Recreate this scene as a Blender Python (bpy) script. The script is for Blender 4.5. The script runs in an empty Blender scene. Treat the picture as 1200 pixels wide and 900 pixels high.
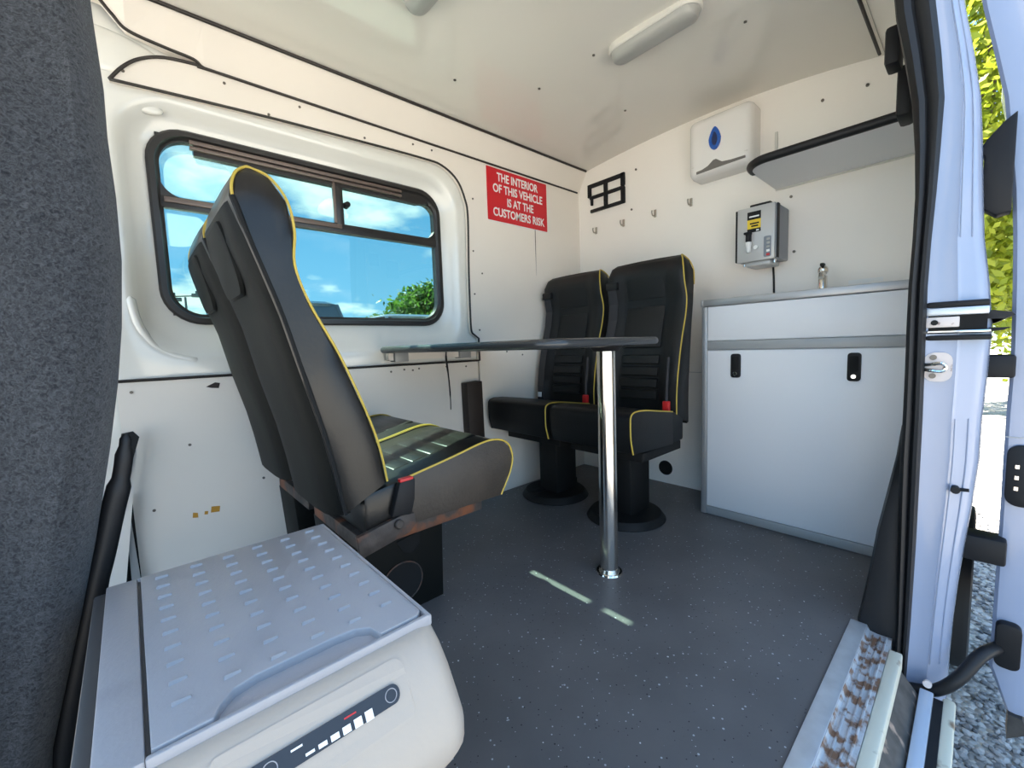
import bpy, bmesh, math, random
from mathutils import Vector, Matrix
random.seed(7)
PI = math.pi
sc = bpy.context.scene
COL = sc.collection

# ------------------------------------------------------------------ camera
cam = bpy.data.cameras.new('camera')
cam.sensor_fit = 'HORIZONTAL'; cam.sensor_width = 36.0
cam.lens = 496.9 / 1200 * 36.0
cam.clip_start = 0.01; cam.clip_end = 500
camo = bpy.data.objects.new('camera', cam); COL.objects.link(camo)
yaw, pit, rol = 0.733276, -0.090524, -0.035683
_f = Vector((math.cos(pit)*math.sin(yaw), math.cos(pit)*math.cos(yaw), math.sin(pit)))
_r = Vector((math.cos(yaw), -math.sin(yaw), 0)); _u = _r.cross(_f)
_r2 = _r*math.cos(rol) + _u*math.sin(rol); _u2 = -_r*math.sin(rol) + _u*math.cos(rol)
M = Matrix(((_r2.x, _u2.x, -_f.x), (_r2.y, _u2.y, -_f.y), (_r2.z, _u2.z, -_f.z))).to_4x4()
M.translation = Vector((0, 0, 0.75))
camo.matrix_world = M
sc.camera = camo

# ------------------------------------------------------------------ exposure
sc.view_settings.view_transform = 'Standard'
sc.view_settings.look = 'None'
sc.view_settings.exposure = 0.90
sc.view_settings.gamma = 1.0
sc.view_settings.use_curve_mapping = False

# ------------------------------------------------------------------ sky
w = bpy.data.worlds.new('sky'); sc.world = w; w.use_nodes = True
nt = w.node_tree; nt.nodes.clear()
def N(t, **k):
    n = nt.nodes.new(t)
    for a, b in k.items(): setattr(n, a, b)
    return n
def LK(a, b): nt.links.new(a, b)
tc = N('ShaderNodeTexCoord'); sep = N('ShaderNodeSeparateXYZ'); LK(tc.outputs['Generated'], sep.inputs[0])
grad = N('ShaderNodeValToRGB')
grad.color_ramp.elements[0].position = 0.0; grad.color_ramp.elements[0].color = (.50, .74, .92, 1)
e = grad.color_ramp.elements.new(.10); e.color = (.26, .54, .86, 1)
e = grad.color_ramp.elements.new(.30); e.color = (.16, .42, .76, 1)
grad.color_ramp.elements[-1].position = .9; grad.color_ramp.elements[-1].color = (.20, .38, .74, 1)
LK(sep.outputs['Z'], grad.inputs[0])
# flat cloud layer: direction projected on a plane overhead
mx = N('ShaderNodeMath', operation='ADD'); mx.inputs[1].default_value = .22; LK(sep.outputs['Z'], mx.inputs[0])
dv = N('ShaderNodeVectorMath', operation='DIVIDE'); LK(tc.outputs['Generated'], dv.inputs[0])
cb = N('ShaderNodeCombineXYZ')
for i in range(3): LK(mx.outputs[0], cb.inputs[i])
LK(cb.outputs[0], dv.inputs[1])
no = N('ShaderNodeTexNoise'); no.inputs['Scale'].default_value = 1.6; no.inputs['Detail'].default_value = 9; no.inputs['Roughness'].default_value = .55
mp = N('ShaderNodeMapping'); mp.inputs['Location'].default_value = (3.1, 1.2, 0); LK(dv.outputs[0], mp.inputs[0]); LK(mp.outputs[0], no.inputs['Vector'])
cr = N('ShaderNodeValToRGB'); cr.color_ramp.elements[0].position = .53; cr.color_ramp.elements[1].position = .66
LK(no.outputs[0], cr.inputs[0])
mixc = N('ShaderNodeMix', data_type='RGBA'); LK(cr.outputs[0], mixc.inputs[0]); LK(grad.outputs[0], mixc.inputs[6]); mixc.inputs[7].default_value = (1.15, 1.15, 1.12, 1)
bg = N('ShaderNodeBackground'); bg.inputs['Strength'].default_value = 1.58; LK(mixc.outputs[2], bg.inputs[0])
out = N('ShaderNodeOutputWorld'); LK(bg.outputs[0], out.inputs[0])

# ------------------------------------------------------------------ sun (high, on the window side of the van)
sl = bpy.data.lights.new('sun', 'SUN'); sl.energy = 23.5; sl.angle = math.radians(.6); sl.color = (1.0, .92, .78)
so = bpy.data.objects.new('sun', sl); COL.objects.link(so)
so.rotation_euler = Vector((.28, -.807, -1)).to_track_quat('-Z', 'Y').to_euler()
so.location = (-3, 9, 10)

# ================================================================== materials
def newmat(name):
    m = bpy.data.materials.new(name); m.use_nodes = True
    return m, m.node_tree, m.node_tree.nodes['Principled BSDF']
def add(t, ty, **k):
    n = t.nodes.new(ty)
    for a, b in k.items(): setattr(n, a, b)
    return n
def mat(name, col, rough=.5, metal=0, spec=.5, var=0, vscale=8, bump=0, bscale=60, coat=0, dirt=None, dscale=4, dlo=.58, dhi=.75):
    m, t, p = newmat(name)
    p.inputs['Base Color'].default_value = (*col, 1)
    p.inputs['Roughness'].default_value = rough; p.inputs['Metallic'].default_value = metal
    p.inputs['Specular IOR Level'].default_value = spec
    if coat: p.inputs['Coat Weight'].default_value = coat; p.inputs['Coat Roughness'].default_value = .08
    tcn = add(t, 'ShaderNodeTexCoord')
    src = None
    if var:
        n = add(t, 'ShaderNodeTexNoise'); n.inputs['Scale'].default_value = vscale; n.inputs['Detail'].default_value = 5
        t.links.new(tcn.outputs['Object'], n.inputs['Vector'])
        r = add(t, 'ShaderNodeValToRGB')
        r.color_ramp.elements[0].position = .3; r.color_ramp.elements[1].position = .7
        r.color_ramp.elements[0].color = (*[c*(1-var) for c in col], 1); r.color_ramp.elements[1].color = (*[min(1, c*(1+var)) for c in col], 1)
        t.links.new(n.outputs[0], r.inputs[0]); src = r.outputs[0]
    if dirt:
        n = add(t, 'ShaderNodeTexNoise'); n.inputs['Scale'].default_value = dscale; n.inputs['Detail'].default_value = 8
        t.links.new(tcn.outputs['Object'], n.inputs['Vector'])
        r = add(t, 'ShaderNodeValToRGB'); r.color_ramp.elements[0].position = dlo; r.color_ramp.elements[1].position = dhi
        t.links.new(n.outputs[0], r.inputs[0])
        mi = add(t, 'ShaderNodeMix', data_type='RGBA'); t.links.new(r.outputs[0], mi.inputs[0])
        if src: t.links.new(src, mi.inputs[6])
        else: mi.inputs[6].default_value = (*col, 1)
        mi.inputs[7].default_value = (*dirt, 1); src = mi.outputs[2]
    if src: t.links.new(src, p.inputs['Base Color'])
    if bump:
        n = add(t, 'ShaderNodeTexNoise'); n.inputs['Scale'].default_value = bscale; n.inputs['Detail'].default_value = 4
        t.links.new(tcn.outputs['Object'], n.inputs['Vector'])
        b = add(t, 'ShaderNodeBump'); b.inputs['Strength'].default_value = bump; b.inputs['Distance'].default_value = .004
        t.links.new(n.outputs[0], b.inputs['Height']); t.links.new(b.outputs[0], p.inputs['Normal'])
    return m
MT = {}
MT['lining'] = mat('white lining', (.85, .79, .71), .36, var=.02, vscale=3, spec=.28)
MT['rearlining'] = mat('white rear lining', (.89, .845, .78), .35, var=.015, vscale=3, spec=.35)
MT['ceiling'] = mat('gloss ceiling', (.77, .73, .665), .05, var=.012, vscale=2, spec=.55)
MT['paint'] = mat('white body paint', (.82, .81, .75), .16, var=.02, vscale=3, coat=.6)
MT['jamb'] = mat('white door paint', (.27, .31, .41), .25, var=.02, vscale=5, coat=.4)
MT['rubber'] = mat('black rubber', (.010, .010, .011), .5, spec=.35, bump=.1, bscale=40)
MT['trimline'] = mat('black brown trim', (.022, .017, .014), .5)
MT['plastic_black'] = mat('black plastic', (.008, .008, .009), .55, spec=.3)
MT['frame_black'] = mat('window black', (.02, .018, .017), .35)
MT['rail_brown'] = mat('window rail', (.17, .13, .11), .4, metal=.4)
MT['screw'] = mat('screw', (.16, .14, .12), .4, metal=.7)
MT['leather'] = mat('black leather', (.011, .010, .009), .30, var=.25, vscale=9, bump=.08, bscale=120, spec=.4, dirt=(.030, .026, .022), dscale=3, dlo=.55, dhi=.8)
MT['leather_worn'] = mat('worn leather side', (.040, .030, .022), .5, var=.25, vscale=12, bump=.3, bscale=120, dirt=(.12, .11, .10), dscale=9, dlo=.64, dhi=.75)
MT['leather_new'] = mat('black vinyl', (.006, .0065, .007), .5, spec=.35, var=.2, vscale=9, bump=.15, bscale=150)
MT['piping'] = mat('yellow piping', (.50, .35, .05), .45)
MT['shell'] = mat('seat back shell', (.008, .0085, .0075), .55, spec=.12, bump=.06, bscale=220)
MT['rust'] = mat('rusty steel', (.055, .045, .04), .6, metal=.3, var=.4, vscale=30, bump=.4, bscale=60, dirt=(.20, .07, .03), dscale=14, dlo=.5, dhi=.65)
MT['steel_black'] = mat('black painted steel', (.006, .006, .006), .6, spec=.3)
MT['belt'] = mat('seat belt', (.03, .03, .034), .8)
MT['red'] = mat('red plastic', (.55, .02, .02), .4)
MT['chrome'] = mat('chrome', (.78, .75, .70), .12, metal=1)
MT['stainless'] = mat('stainless tube', (.70, .66, .60), .16, metal=1, dirt=(.45, .38, .30), dscale=8)
MT['table'] = mat('dark table', (.028, .030, .032), .16, var=.2, vscale=20)
MT['table_edge'] = mat('table edge', (.03, .032, .034), .25)
MT['cab'] = mat('white laminate', (.78, .79, .81), .35)
MT['alu'] = mat('aluminium edge', (.42, .42, .42), .38, metal=.55)
MT['grey_rail'] = mat('grey rail', (.36, .37, .37), .45, metal=.2)
MT['carpet'] = None
MT['lid'] = mat('blue grey plastic', (.33, .325, .34), .38, var=.04, vscale=6, bump=.1, bscale=200, dirt=(.27, .265, .28), dscale=7)
MT['cool_body'] = mat('cream plastic', (.42, .355, .29), .42, bump=.08, bscale=150)
MT['cool_dark'] = mat('dark grey plastic', (.06, .06, .062), .5)
MT['ctrl'] = mat('control strip', (.016, .019, .027), .4)
MT['white'] = mat('white mark', (.85, .85, .83), .5)
MT['red_sign'] = mat('red sign', (.62, .012, .022), .35)
MT['disp'] = mat('white dispenser', (.80, .775, .74), .25)
MT['disp_grey'] = mat('grey slot', (.16, .145, .13), .5)
MT['blue'] = mat('blue window', (.01, .09, .42), .2, coat=.5)
MT['blue_dark'] = mat('dark blue', (.004, .02, .10), .3)
MT['boiler'] = mat('grey enamel', (.50, .50, .49), .3, metal=.1)
MT['boiler_side'] = mat('grey side', (.20, .22, .25), .4, metal=.2)
MT['yellow'] = mat('yellow label', (.78, .56, .03), .5)
MT['lampshade'] = mat('opal diffuser', (.36, .36, .34), .3)
MT['lampbase'] = mat('lamp base', (.66, .64, .59), .35)
MT['sill'] = mat('worn sill', (.50, .52, .54), .4, metal=.3, var=.1, vscale=20, dirt=(.23, .13, .08), dscale=38, dlo=.46, dhi=.58, bump=.4, bscale=50)
MT['sill_alu'] = mat('sill strip', (.56, .59, .62), .35, metal=.5, var=.1, vscale=25)
MT['sill_cream'] = mat('sill lip', (.62, .60, .48), .45, dirt=(.20, .13, .08), dscale=22, dlo=.60, dhi=.7)
MT['dirty'] = mat('dirty track', (.05, .045, .04), .7, var=.5, vscale=30, dirt=(.28, .20, .15), dscale=25, dlo=.6, dhi=.7)
MT['pink'] = mat('primer plate', (.66, .58, .54), .45, dirt=(.2, .12, .1), dscale=40, dlo=.62, dhi=.7)
MT['tyre'] = mat('tyre', (.012, .012, .012), .75)
MT['car_dark'] = mat('dark car paint', (.018, .028, .03), .15, coat=.8)
MT['car_silver'] = mat('silver car paint', (.30, .33, .36), .18, metal=.6, coat=.8)
MT['car_glass'] = mat('car glass', (.02, .03, .035), .05)
MT['bark'] = mat('bark', (.10, .075, .05), .8, var=.3, vscale=12, bump=.5, bscale=20)
MT['pole'] = mat('pole grey', (.10, .11, .12), .5, metal=.5)
MT['hole'] = mat('black hole', (.004, .004, .004), .9)
MT['orange'] = mat('orange residue', (.55, .27, .03), .6)
MT['card'] = mat('brown strip', (.03, .02, .015), .6)
MT['copper'] = mat('hook metal', (.42, .38, .32), .35, metal=.8)
MT['skirt'] = mat('paint outer', (.45, .52, .62), .22, coat=.5)

# carpet with light flecks
m, t, p = newmat('grey felt carpet'); MT['carpet'] = m
tcn = add(t, 'ShaderNodeTexCoord')
n1 = add(t, 'ShaderNodeTexNoise'); n1.inputs['Scale'].default_value = 190; n1.inputs['Detail'].default_value = 6; n1.inputs['Roughness'].default_value = .75
n1.inputs['Distortion'].default_value = 1.2
t.links.new(tcn.outputs['Object'], n1.inputs['Vector'])
r = add(t, 'ShaderNodeValToRGB'); r.color_ramp.elements[0].position = .38; r.color_ramp.elements[1].position = .72
r.color_ramp.elements[0].color = (.015, .0165, .020, 1); r.color_ramp.elements[1].color = (.105, .11, .118, 1)
t.links.new(n1.outputs[0], r.inputs[0]); t.links.new(r.outputs[0], p.inputs['Base Color'])
b = add(t, 'ShaderNodeBump'); b.inputs['Strength'].default_value = .8; b.inputs['Distance'].default_value = .004
t.links.new(n1.outputs[0], b.inputs['Height']); t.links.new(b.outputs[0], p.inputs['Normal'])
p.inputs['Roughness'].default_value = .95; p.inputs['Specular IOR Level'].default_value = .1
p.inputs['Sheen Weight'].default_value = .25

# speckled safety floor
m, t, p = newmat('grey speckled vinyl'); MT['floor'] = m
tcn = add(t, 'ShaderNodeTexCoord')
n1 = add(t, 'ShaderNodeTexNoise'); n1.inputs['Scale'].default_value = 5; n1.inputs['Detail'].default_value = 6
t.links.new(tcn.outputs['Object'], n1.inputs['Vector'])
r = add(t, 'ShaderNodeValToRGB'); r.color_ramp.elements[0].position = .3; r.color_ramp.elements[1].position = .75
r.color_ramp.elements[0].color = (.094, .093, .095, 1); r.color_ramp.elements[1].color = (.126, .124, .125, 1)
t.links.new(n1.outputs[0], r.inputs[0])
col = r.outputs[0]
for scale, lo, c in ((95, .23, (.40, .43, .45)), (120, .22, (.012, .013, .016)), (55, .13, (.60, .61, .62))):
    v = add(t, 'ShaderNodeTexVoronoi'); v.inputs['Scale'].default_value = scale; v.inputs['Randomness'].default_value = 1
    t.links.new(tcn.outputs['Object'], v.inputs['Vector'])
    # only a share of the cells carries a fleck, each of its own size
    sx = add(t, 'ShaderNodeSeparateColor'); t.links.new(v.outputs['Color'], sx.inputs[0])
    th = add(t, 'ShaderNodeMath', operation='MULTIPLY'); t.links.new(sx.outputs[0], th.inputs[0]); th.inputs[1].default_value = lo
    gt = add(t, 'ShaderNodeMath', operation='LESS_THAN'); t.links.new(v.outputs['Distance'], gt.inputs[0]); t.links.new(th.outputs[0], gt.inputs[1])
    pk = add(t, 'ShaderNodeMath', operation='GREATER_THAN'); t.links.new(sx.outputs[1], pk.inputs[0]); pk.inputs[1].default_value = .6
    mu = add(t, 'ShaderNodeMath', operation='MULTIPLY'); t.links.new(gt.outputs[0], mu.inputs[0]); t.links.new(pk.outputs[0], mu.inputs[1])
    mi = add(t, 'ShaderNodeMix', data_type='RGBA'); t.links.new(mu.outputs[0], mi.inputs[0]); t.links.new(col, mi.inputs[6]); mi.inputs[7].default_value = (*c, 1)
    col = mi.outputs[2]
t.links.new(col, p.inputs['Base Color']); p.inputs['Roughness'].default_value = .42; p.inputs['Specular IOR Level'].default_value = .4
n2 = add(t, 'ShaderNodeTexNoise'); n2.inputs['Scale'].default_value = 90; t.links.new(tcn.outputs['Object'], n2.inputs['Vector'])
b = add(t, 'ShaderNodeBump'); b.inputs['Strength'].default_value = .15; b.inputs['Distance'].default_value = .003
t.links.new(n2.outputs[0], b.inputs['Height']); t.links.new(b.outputs[0], p.inputs['Normal'])

# gravel ground
m, t, p = newmat('gravel ground'); MT['gravel'] = m
tcn = add(t, 'ShaderNodeTexCoord')
v = add(t, 'ShaderNodeTexVoronoi'); v.inputs['Scale'].default_value = 45; t.links.new(tcn.outputs['Object'], v.inputs['Vector'])
sx = add(t, 'ShaderNodeSeparateColor'); t.links.new(v.outputs['Color'], sx.inputs[0])
r = add(t, 'ShaderNodeValToRGB'); r.color_ramp.elements[0].color = (.24, .23, .215, 1); r.color_ramp.elements[1].color = (.58, .55, .50, 1)
t.links.new(sx.outputs[0], r.inputs[0]); t.links.new(r.outputs[0], p.inputs['Base Color'])
b = add(t, 'ShaderNodeBump'); b.invert = True; b.inputs['Strength'].default_value = 1; b.inputs['Distance'].default_value = .02
t.links.new(v.outputs['Distance'], b.inputs['Height']); t.links.new(b.outputs[0], p.inputs['Normal']); p.inputs['Roughness'].default_value = .85
m, t, p = newmat('gravel stone'); MT['stone'] = m
g = add(t, 'ShaderNodeNewGeometry'); r = add(t, 'ShaderNodeValToRGB')
r.color_ramp.elements[0].color = (.09, .09, .095, 1); r.color_ramp.elements[1].color = (.46, .44, .42, 1)
t.links.new(g.outputs['Random Per Island'], r.inputs[0]); t.links.new(r.outputs[0], p.inputs['Base Color']); p.inputs['Roughness'].default_value = .8

def leafmat(name, c0, c1):
    m, t, p = newmat(name)
    g = add(t, 'ShaderNodeNewGeometry'); r = add(t, 'ShaderNodeValToRGB')
    r.color_ramp.elements[0].color = (*c0, 1); r.color_ramp.elements[1].color = (*c1, 1)
    t.links.new(g.outputs['Random Per Island'], r.inputs[0]); t.links.new(r.outputs[0], p.inputs['Base Color']); p.inputs['Roughness'].default_value = .5
    tr = add(t, 'ShaderNodeBsdfTranslucent'); t.links.new(r.outputs[0], tr.inputs[0])
    ms = add(t, 'ShaderNodeMixShader'); ms.inputs[0].default_value = .45
    t.links.new(p.outputs[0], ms.inputs[1]); t.links.new(tr.outputs[0], ms.inputs[2]); t.links.new(ms.outputs[0], t.nodes['Material Output'].inputs[0])
    return m
MT['leaf_lime'] = leafmat('lime leaves', (.14, .20, .012), (.36, .40, .03))
MT['leaf_green'] = leafmat('green leaves', (.04, .11, .015), (.12, .22, .035))

# tinted window glass
def glassmat(name, tint, refl=.06):
    m = bpy.data.materials.new(name); m.use_nodes = True; t = m.node_tree; t.nodes.clear()
    o = t.nodes.new('ShaderNodeOutputMaterial'); a = t.nodes.new('ShaderNodeBsdfTransparent'); a.inputs[0].default_value = (*tint, 1)
    gl = t.nodes.new('ShaderNodeBsdfGlossy'); gl.inputs['Roughness'].default_value = .02
    ms = t.nodes.new('ShaderNodeMixShader'); ms.inputs[0].default_value = refl
    t.links.new(a.outputs[0], ms.inputs[1]); t.links.new(gl.outputs[0], ms.inputs[2]); t.links.new(ms.outputs[0], o.inputs[0])
    return m
MT['glass'] = glassmat('tinted glass', (.50, .63, .60), .03)
MT['film'] = glassmat('frosted window film', (.55, .75, .85), .02)
def filmmat():
    m = bpy.data.materials.new('white window film'); m.use_nodes = True; t = m.node_tree; t.nodes.clear()
    o = t.nodes.new('ShaderNodeOutputMaterial'); a = t.nodes.new('ShaderNodeBsdfTransparent')
    d = t.nodes.new('ShaderNodeBsdfTranslucent'); d.inputs[0].default_value = (.85, .88, .9, 1)
    ms = t.nodes.new('ShaderNodeMixShader'); ms.inputs[0].default_value = .09
    t.links.new(a.outputs[0], ms.inputs[1]); t.links.new(d.outputs[0], ms.inputs[2]); t.links.new(ms.outputs[0], o.inputs[0])
    return m
MT['film_white'] = filmmat()

# ================================================================== mesh helpers
class MB:
    def __init__(s): s.v = []; s.f = []; s.sm = []
    def add(s, vs, fs, smooth=False):
        o = len(s.v); s.v += [tuple(x) for x in vs]; s.f += [tuple(i+o for i in f) for f in fs]; s.sm += [smooth]*len(fs); return s
    def bm(s, bm, smooth=False, mtx=None):
        bm.verts.index_update()
        s.add([(mtx @ v.co) if mtx else v.co.copy() for v in bm.verts], [[v.index for v in f.verts] for f in bm.faces], smooth); bm.free(); return s
    def box(s, x0, x1, y0, y1, z0, z1, bev=0, seg=2, mtx=None, smooth=False):
        bm = bmesh.new(); bmesh.ops.create_cube(bm, size=1)
        for v in bm.verts: v.co = Vector(((x0+x1)/2+v.co.x*(x1-x0), (y0+y1)/2+v.co.y*(y1-y0), (z0+z1)/2+v.co.z*(z1-z0)))
        if bev: bmesh.ops.bevel(bm, geom=list(bm.edges), offset=bev, segments=seg, profile=.5, affect='EDGES')
        return s.bm(bm, smooth or bev > 0, mtx)
    def cyl(s, p0, p1, r, n=24, r1=None, bev=0):
        p0 = Vector(p0); p1 = Vector(p1); r1 = r if r1 is None else r1
        q = (p1-p0).to_track_quat('Z', 'Y'); a = q @ Vector((1, 0, 0)); b = q @ Vector((0, 1, 0)); d = (p1-p0)
        prof = [(0, r), (1, r1)] if not bev else [(0, r-bev), (bev/d.length, r), (1-bev/d.length, r1), (1, r1-bev)]
        vs = [p0+d*t+(a*math.cos(2*PI*i/n)+b*math.sin(2*PI*i/n))*rr for t, rr in prof for i in range(n)]
        fs = [(k*n+i, k*n+(i+1) % n, (k+1)*n+(i+1) % n, (k+1)*n+i) for k in range(len(prof)-1) for i in range(n)]
        s.add(vs, fs, True)
        s.add(vs[:n], [tuple(reversed(range(n)))]); s.add(vs[-n:], [tuple(range(n))]); return s
    def tube(s, pts, r, n=8, closed=False, flat=None):
        P = [Vector(p) for p in pts]; m = len(P); vs = []; prev = None
        for i in range(m):
            d = (P[(i+1) % m]-P[i-1]) if closed else (P[min(i+1, m-1)]-P[max(i-1, 0)])
            d.normalize()
            if prev is None:
                a = d.cross(Vector((0, 0, 1)));
                if a.length < .1: a = d.cross(Vector((1, 0, 0)))
            else: a = prev-d*prev.dot(d)
            a.normalize(); prev = a; b = d.cross(a)
            rr = r[i] if isinstance(r, (list, tuple)) else r
            vs += [P[i]+(a*math.cos(2*PI*k/n)+b*math.sin(2*PI*k/n)*(flat or 1))*rr for k in range(n)]
        fs = [(i*n+k, i*n+(k+1) % n, ((i+1) % m)*n+(k+1) % n, ((i+1) % m)*n+k) for i in range(m if closed else m-1) for k in range(n)]
        s.add(vs, fs, True)
        if not closed: s.add(vs[:n], [tuple(reversed(range(n)))]); s.add(vs[-n:], [tuple(range(n))])
        return s
    def prism(s, poly, d0, d1, axis='y', bev=0):
        """poly in the plane across `axis`, extruded from d0 to d1"""
        def P(a, b, d): return {'y': (a, d, b), 'x': (d, a, b), 'z': (a, b, d)}[axis]
        n = len(poly); bm = bmesh.new()
        A = [bm.verts.new(P(a, b, d0)) for a, b in poly]; B = [bm.verts.new(P(a, b, d1)) for a, b in poly]
        bm.faces.new(A); bm.faces.new(list(reversed(B)))
        for i in range(n): bm.faces.new((A[i], B[i], B[(i+1) % n], A[(i+1) % n]))
        bmesh.ops.recalc_face_normals(bm, faces=list(bm.faces))
        if bev: bmesh.ops.bevel(bm, geom=[e for e in bm.edges], offset=bev, segments=2, profile=.5, affect='EDGES', clamp_overlap=True)
        return s.bm(bm, bev > 0)
    def loft(s, rings, cap0=True, cap1=True, closed=True, smooth=True):
        n = len(rings[0]); vs = [p for r_ in rings for p in r_]
        fs = [(i*n+k, i*n+(k+1) % n, (i+1)*n+(k+1) % n, (i+1)*n+k) for i in range(len(rings)-1) for k in range(n if closed else n-1)]
        s.add(vs, fs, smooth)
        if cap0: s.add(rings[0], [tuple(reversed(range(n)))], smooth)
        if cap1: s.add(rings[-1], [tuple(range(n))], smooth)
        return s
    def ball(s, c, r, sx=1, sy=1, sz=1, sub=2):
        bm = bmesh.new(); bmesh.ops.create_icosphere(bm, subdivisions=sub, radius=r)
        for v in bm.verts: v.co = Vector((v.co.x*sx, v.co.y*sy, v.co.z*sz))+Vector(c)
        return s.bm(bm, True)

def wloc(o):
    l = Vector((0, 0, 0))
    while o: l = l+o.location; o = o.parent
    return l
def obj(name, mb, m, parent=None, local=False, origin=None, autosmooth=True, bevel=0):
    me = bpy.data.meshes.new(name)
    off = Vector(origin) if origin else (wloc(parent) if (parent and not local) else Vector((0, 0, 0)))
    me.from_pydata([tuple(Vector(v)-off) for v in mb.v], [], mb.f)
    me.polygons.foreach_set('use_smooth', mb.sm)
    me.materials.append(MT[m] if isinstance(m, str) else m)
    bm = bmesh.new(); bm.from_mesh(me); bmesh.ops.remove_doubles(bm, verts=list(bm.verts), dist=1e-5); bmesh.ops.recalc_face_normals(bm, faces=list(bm.faces)); bm.to_mesh(me); bm.free()
    if autosmooth and any(mb.sm):
        me.set_sharp_from_angle(angle=math.radians(42))
    o = bpy.data.objects.new(name, me); COL.objects.link(o)
    if parent: o.parent = parent
    if origin and not parent: o.location = origin
    if origin and parent: o.location = Vector(origin)-wloc(parent)
    if bevel:
        md = o.modifiers.new('bevel', 'BEVEL'); md.width = bevel; md.segments = 2; md.limit_method = 'ANGLE'
    return o
def tag(o, label, cat=None, group=None, kind=None):
    o['label'] = label
    if cat: o['category'] = cat
    if group: o['group'] = group
    if kind: o['kind'] = kind
    return o
def empty(name, loc, label, cat, group=None, rz=0):
    o = bpy.data.objects.new(name, None); COL.objects.link(o); o.location = loc; o.rotation_euler = (0, 0, rz); o.empty_display_size = .1
    return tag(o, label, cat, group)
def struct(name, mb, m, label, parent=None, **k):
    o = obj(name, mb, m, parent, **k)
    if not parent: o['kind'] = 'structure'
    o['label'] = label
    return o
def rrect(x0, x1, z0, z1, r, k=8):
    """rounded rectangle, counter-clockwise from lower right"""
    pts = []
    for cx, cz, a0 in ((x1-r, z0+r, -PI/2), (x1-r, z1-r, 0), (x0+r, z1-r, PI/2), (x0+r, z0+r, PI)):
        for i in range(k+1): a = a0+PI/2*i/k; pts.append((cx+r*math.cos(a), cz+r*math.sin(a)))
    return pts
def smoothpath(pts, sub=6, closed=False):
    P = [Vector(p) for p in pts]; n = len(P); o = []
    for i in range(n if closed else n-1):
        p0, p1, p2, p3 = (P[(i-1) % n], P[i], P[(i+1) % n], P[(i+2) % n]) if closed else (P[max(i-1, 0)], P[i], P[i+1], P[min(i+2, n-1)])
        for k in range(sub):
            t_ = k/sub; o.append(.5*((2*p1)+(p2-p0)*t_+(2*p0-5*p1+4*p2-p3)*t_*t_+(3*p1-p0-3*p2+p3)*t_**3))
    if not closed: o.append(P[-1])
    return o

# ================================================================== THE VAN SHELL
YW = 1.63           # face of the window-side lining
XR = 2.05           # rear partition face
GZ = -.60           # ground outside

# floor: vinyl sheet
fl = MB().prism([(-.12, .195), (1.345, .195), (1.38, .17), (2.08, .15), (2.08, 1.66), (-.12, 1.66)], -.03, 0, 'z')
floor = struct('floor', fl, 'floor', 'dark grey vinyl floor speckled with pale flecks')
MBu = MB().box(-.6, 1.9, .12, 1.66, -.16, -.031)
obj('underfloor', MBu, 'steel_black', floor)

# ceiling, gently domed across the van
def ceil_z(y):
    return 1.767-(.036 if y > .9 else .061)*((y-.90)/.67)**2
NY = 16; ys = [.27+(1.575-.27)*i/NY for i in range(NY+1)]
cm = MB()
ring = [[(x, y, ceil_z(y)) for y in ys] + [(x, y, ceil_z(y)+.02) for y in reversed(ys)] for x in (-.10, XR+.01)]
cm.loft(ring, smooth=True)
ceiling = struct('ceiling', cm, 'ceiling', 'glossy off-white van ceiling lining, slightly domed')
roof = MB(); ry = [.15+1.57*i/12 for i in range(13)]
rz_ = lambda y: 1.90-.16*((y-.87)/.86)**4
roof.loft([[(x, y, rz_(y)) for y in ry]+[(x, y, rz_(y)+.03) for y in reversed(ry)] for x in (-1.5, 3.4)])  # unseen front length added over the cab to cut high sky light
obj('outer_roof', roof, 'skirt', ceiling)
# screws in the ceiling
for (x, y) in ((.98, .86), (1.32, .97), (1.30, 1.22), (1.55, .55), (1.0, 1.37), (1.72, 1.1)):
    obj('screw', MB().cyl((x, y, ceil_z(y)+.001), (x, y, ceil_z(y)-.003), .005, 10), 'screw', ceiling, origin=(x, y, ceil_z(y)))

# window side wall: pressed metal with window opening
def ring3(x0, x1, z0, z1, r, y, k=8): return [(a, y, b) for a, b in rrect(x0, x1, z0, z1, r, k)]
wm = MB()
wm.loft([ring3(-.70, 3.4, -.15, 1.80, .01, 1.655), ring3(-.08, 1.27, .60, 1.66, .02, 1.655), ring3(-.02, 1.205, .70, 1.535, .13, 1.652),
         ring3(.01, 1.185, .735, 1.515, .14, 1.645), ring3(.03, 1.165, .755, 1.50, .14, 1.652), ring3(.045, 1.150, .785, 1.485, .13, 1.672),
         ring3(.062, 1.135, .815, 1.47, .12, 1.682), ring3(.078, 1.122, .838, 1.458, .115, 1.690), ring3(.10, 1.10, .862, 1.435, .10, 1.694),
         ring3(.10, 1.10, .862, 1.435, .10, 1.735), ring3(-.70, 3.4, -.15, 1.80, .01, 1.75)], cap0=False, cap1=False)
wall_w = struct('wall_window_side', wm, 'paint', 'white painted steel side of the van around the window')
# pressed bumps of the metal beside the window
obj('pressing', MB().ball((.0, 1.655, 1.60), .1, 1.6, .12, .6, 3), 'paint', wall_w)
obj('pressing', MB().ball((.105, 1.668, 1.478), .03, 1.3, .3, .55, 3), 'paint', wall_w)
obj('pressing', MB().tube(smoothpath([(.02, 1.652, .93), (.035, 1.655, .84), (.08, 1.66, .77), (.17, 1.655, .735)], 6), [.004]+[.012]*17+[.004], 10), 'paint', wall_w)

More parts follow.
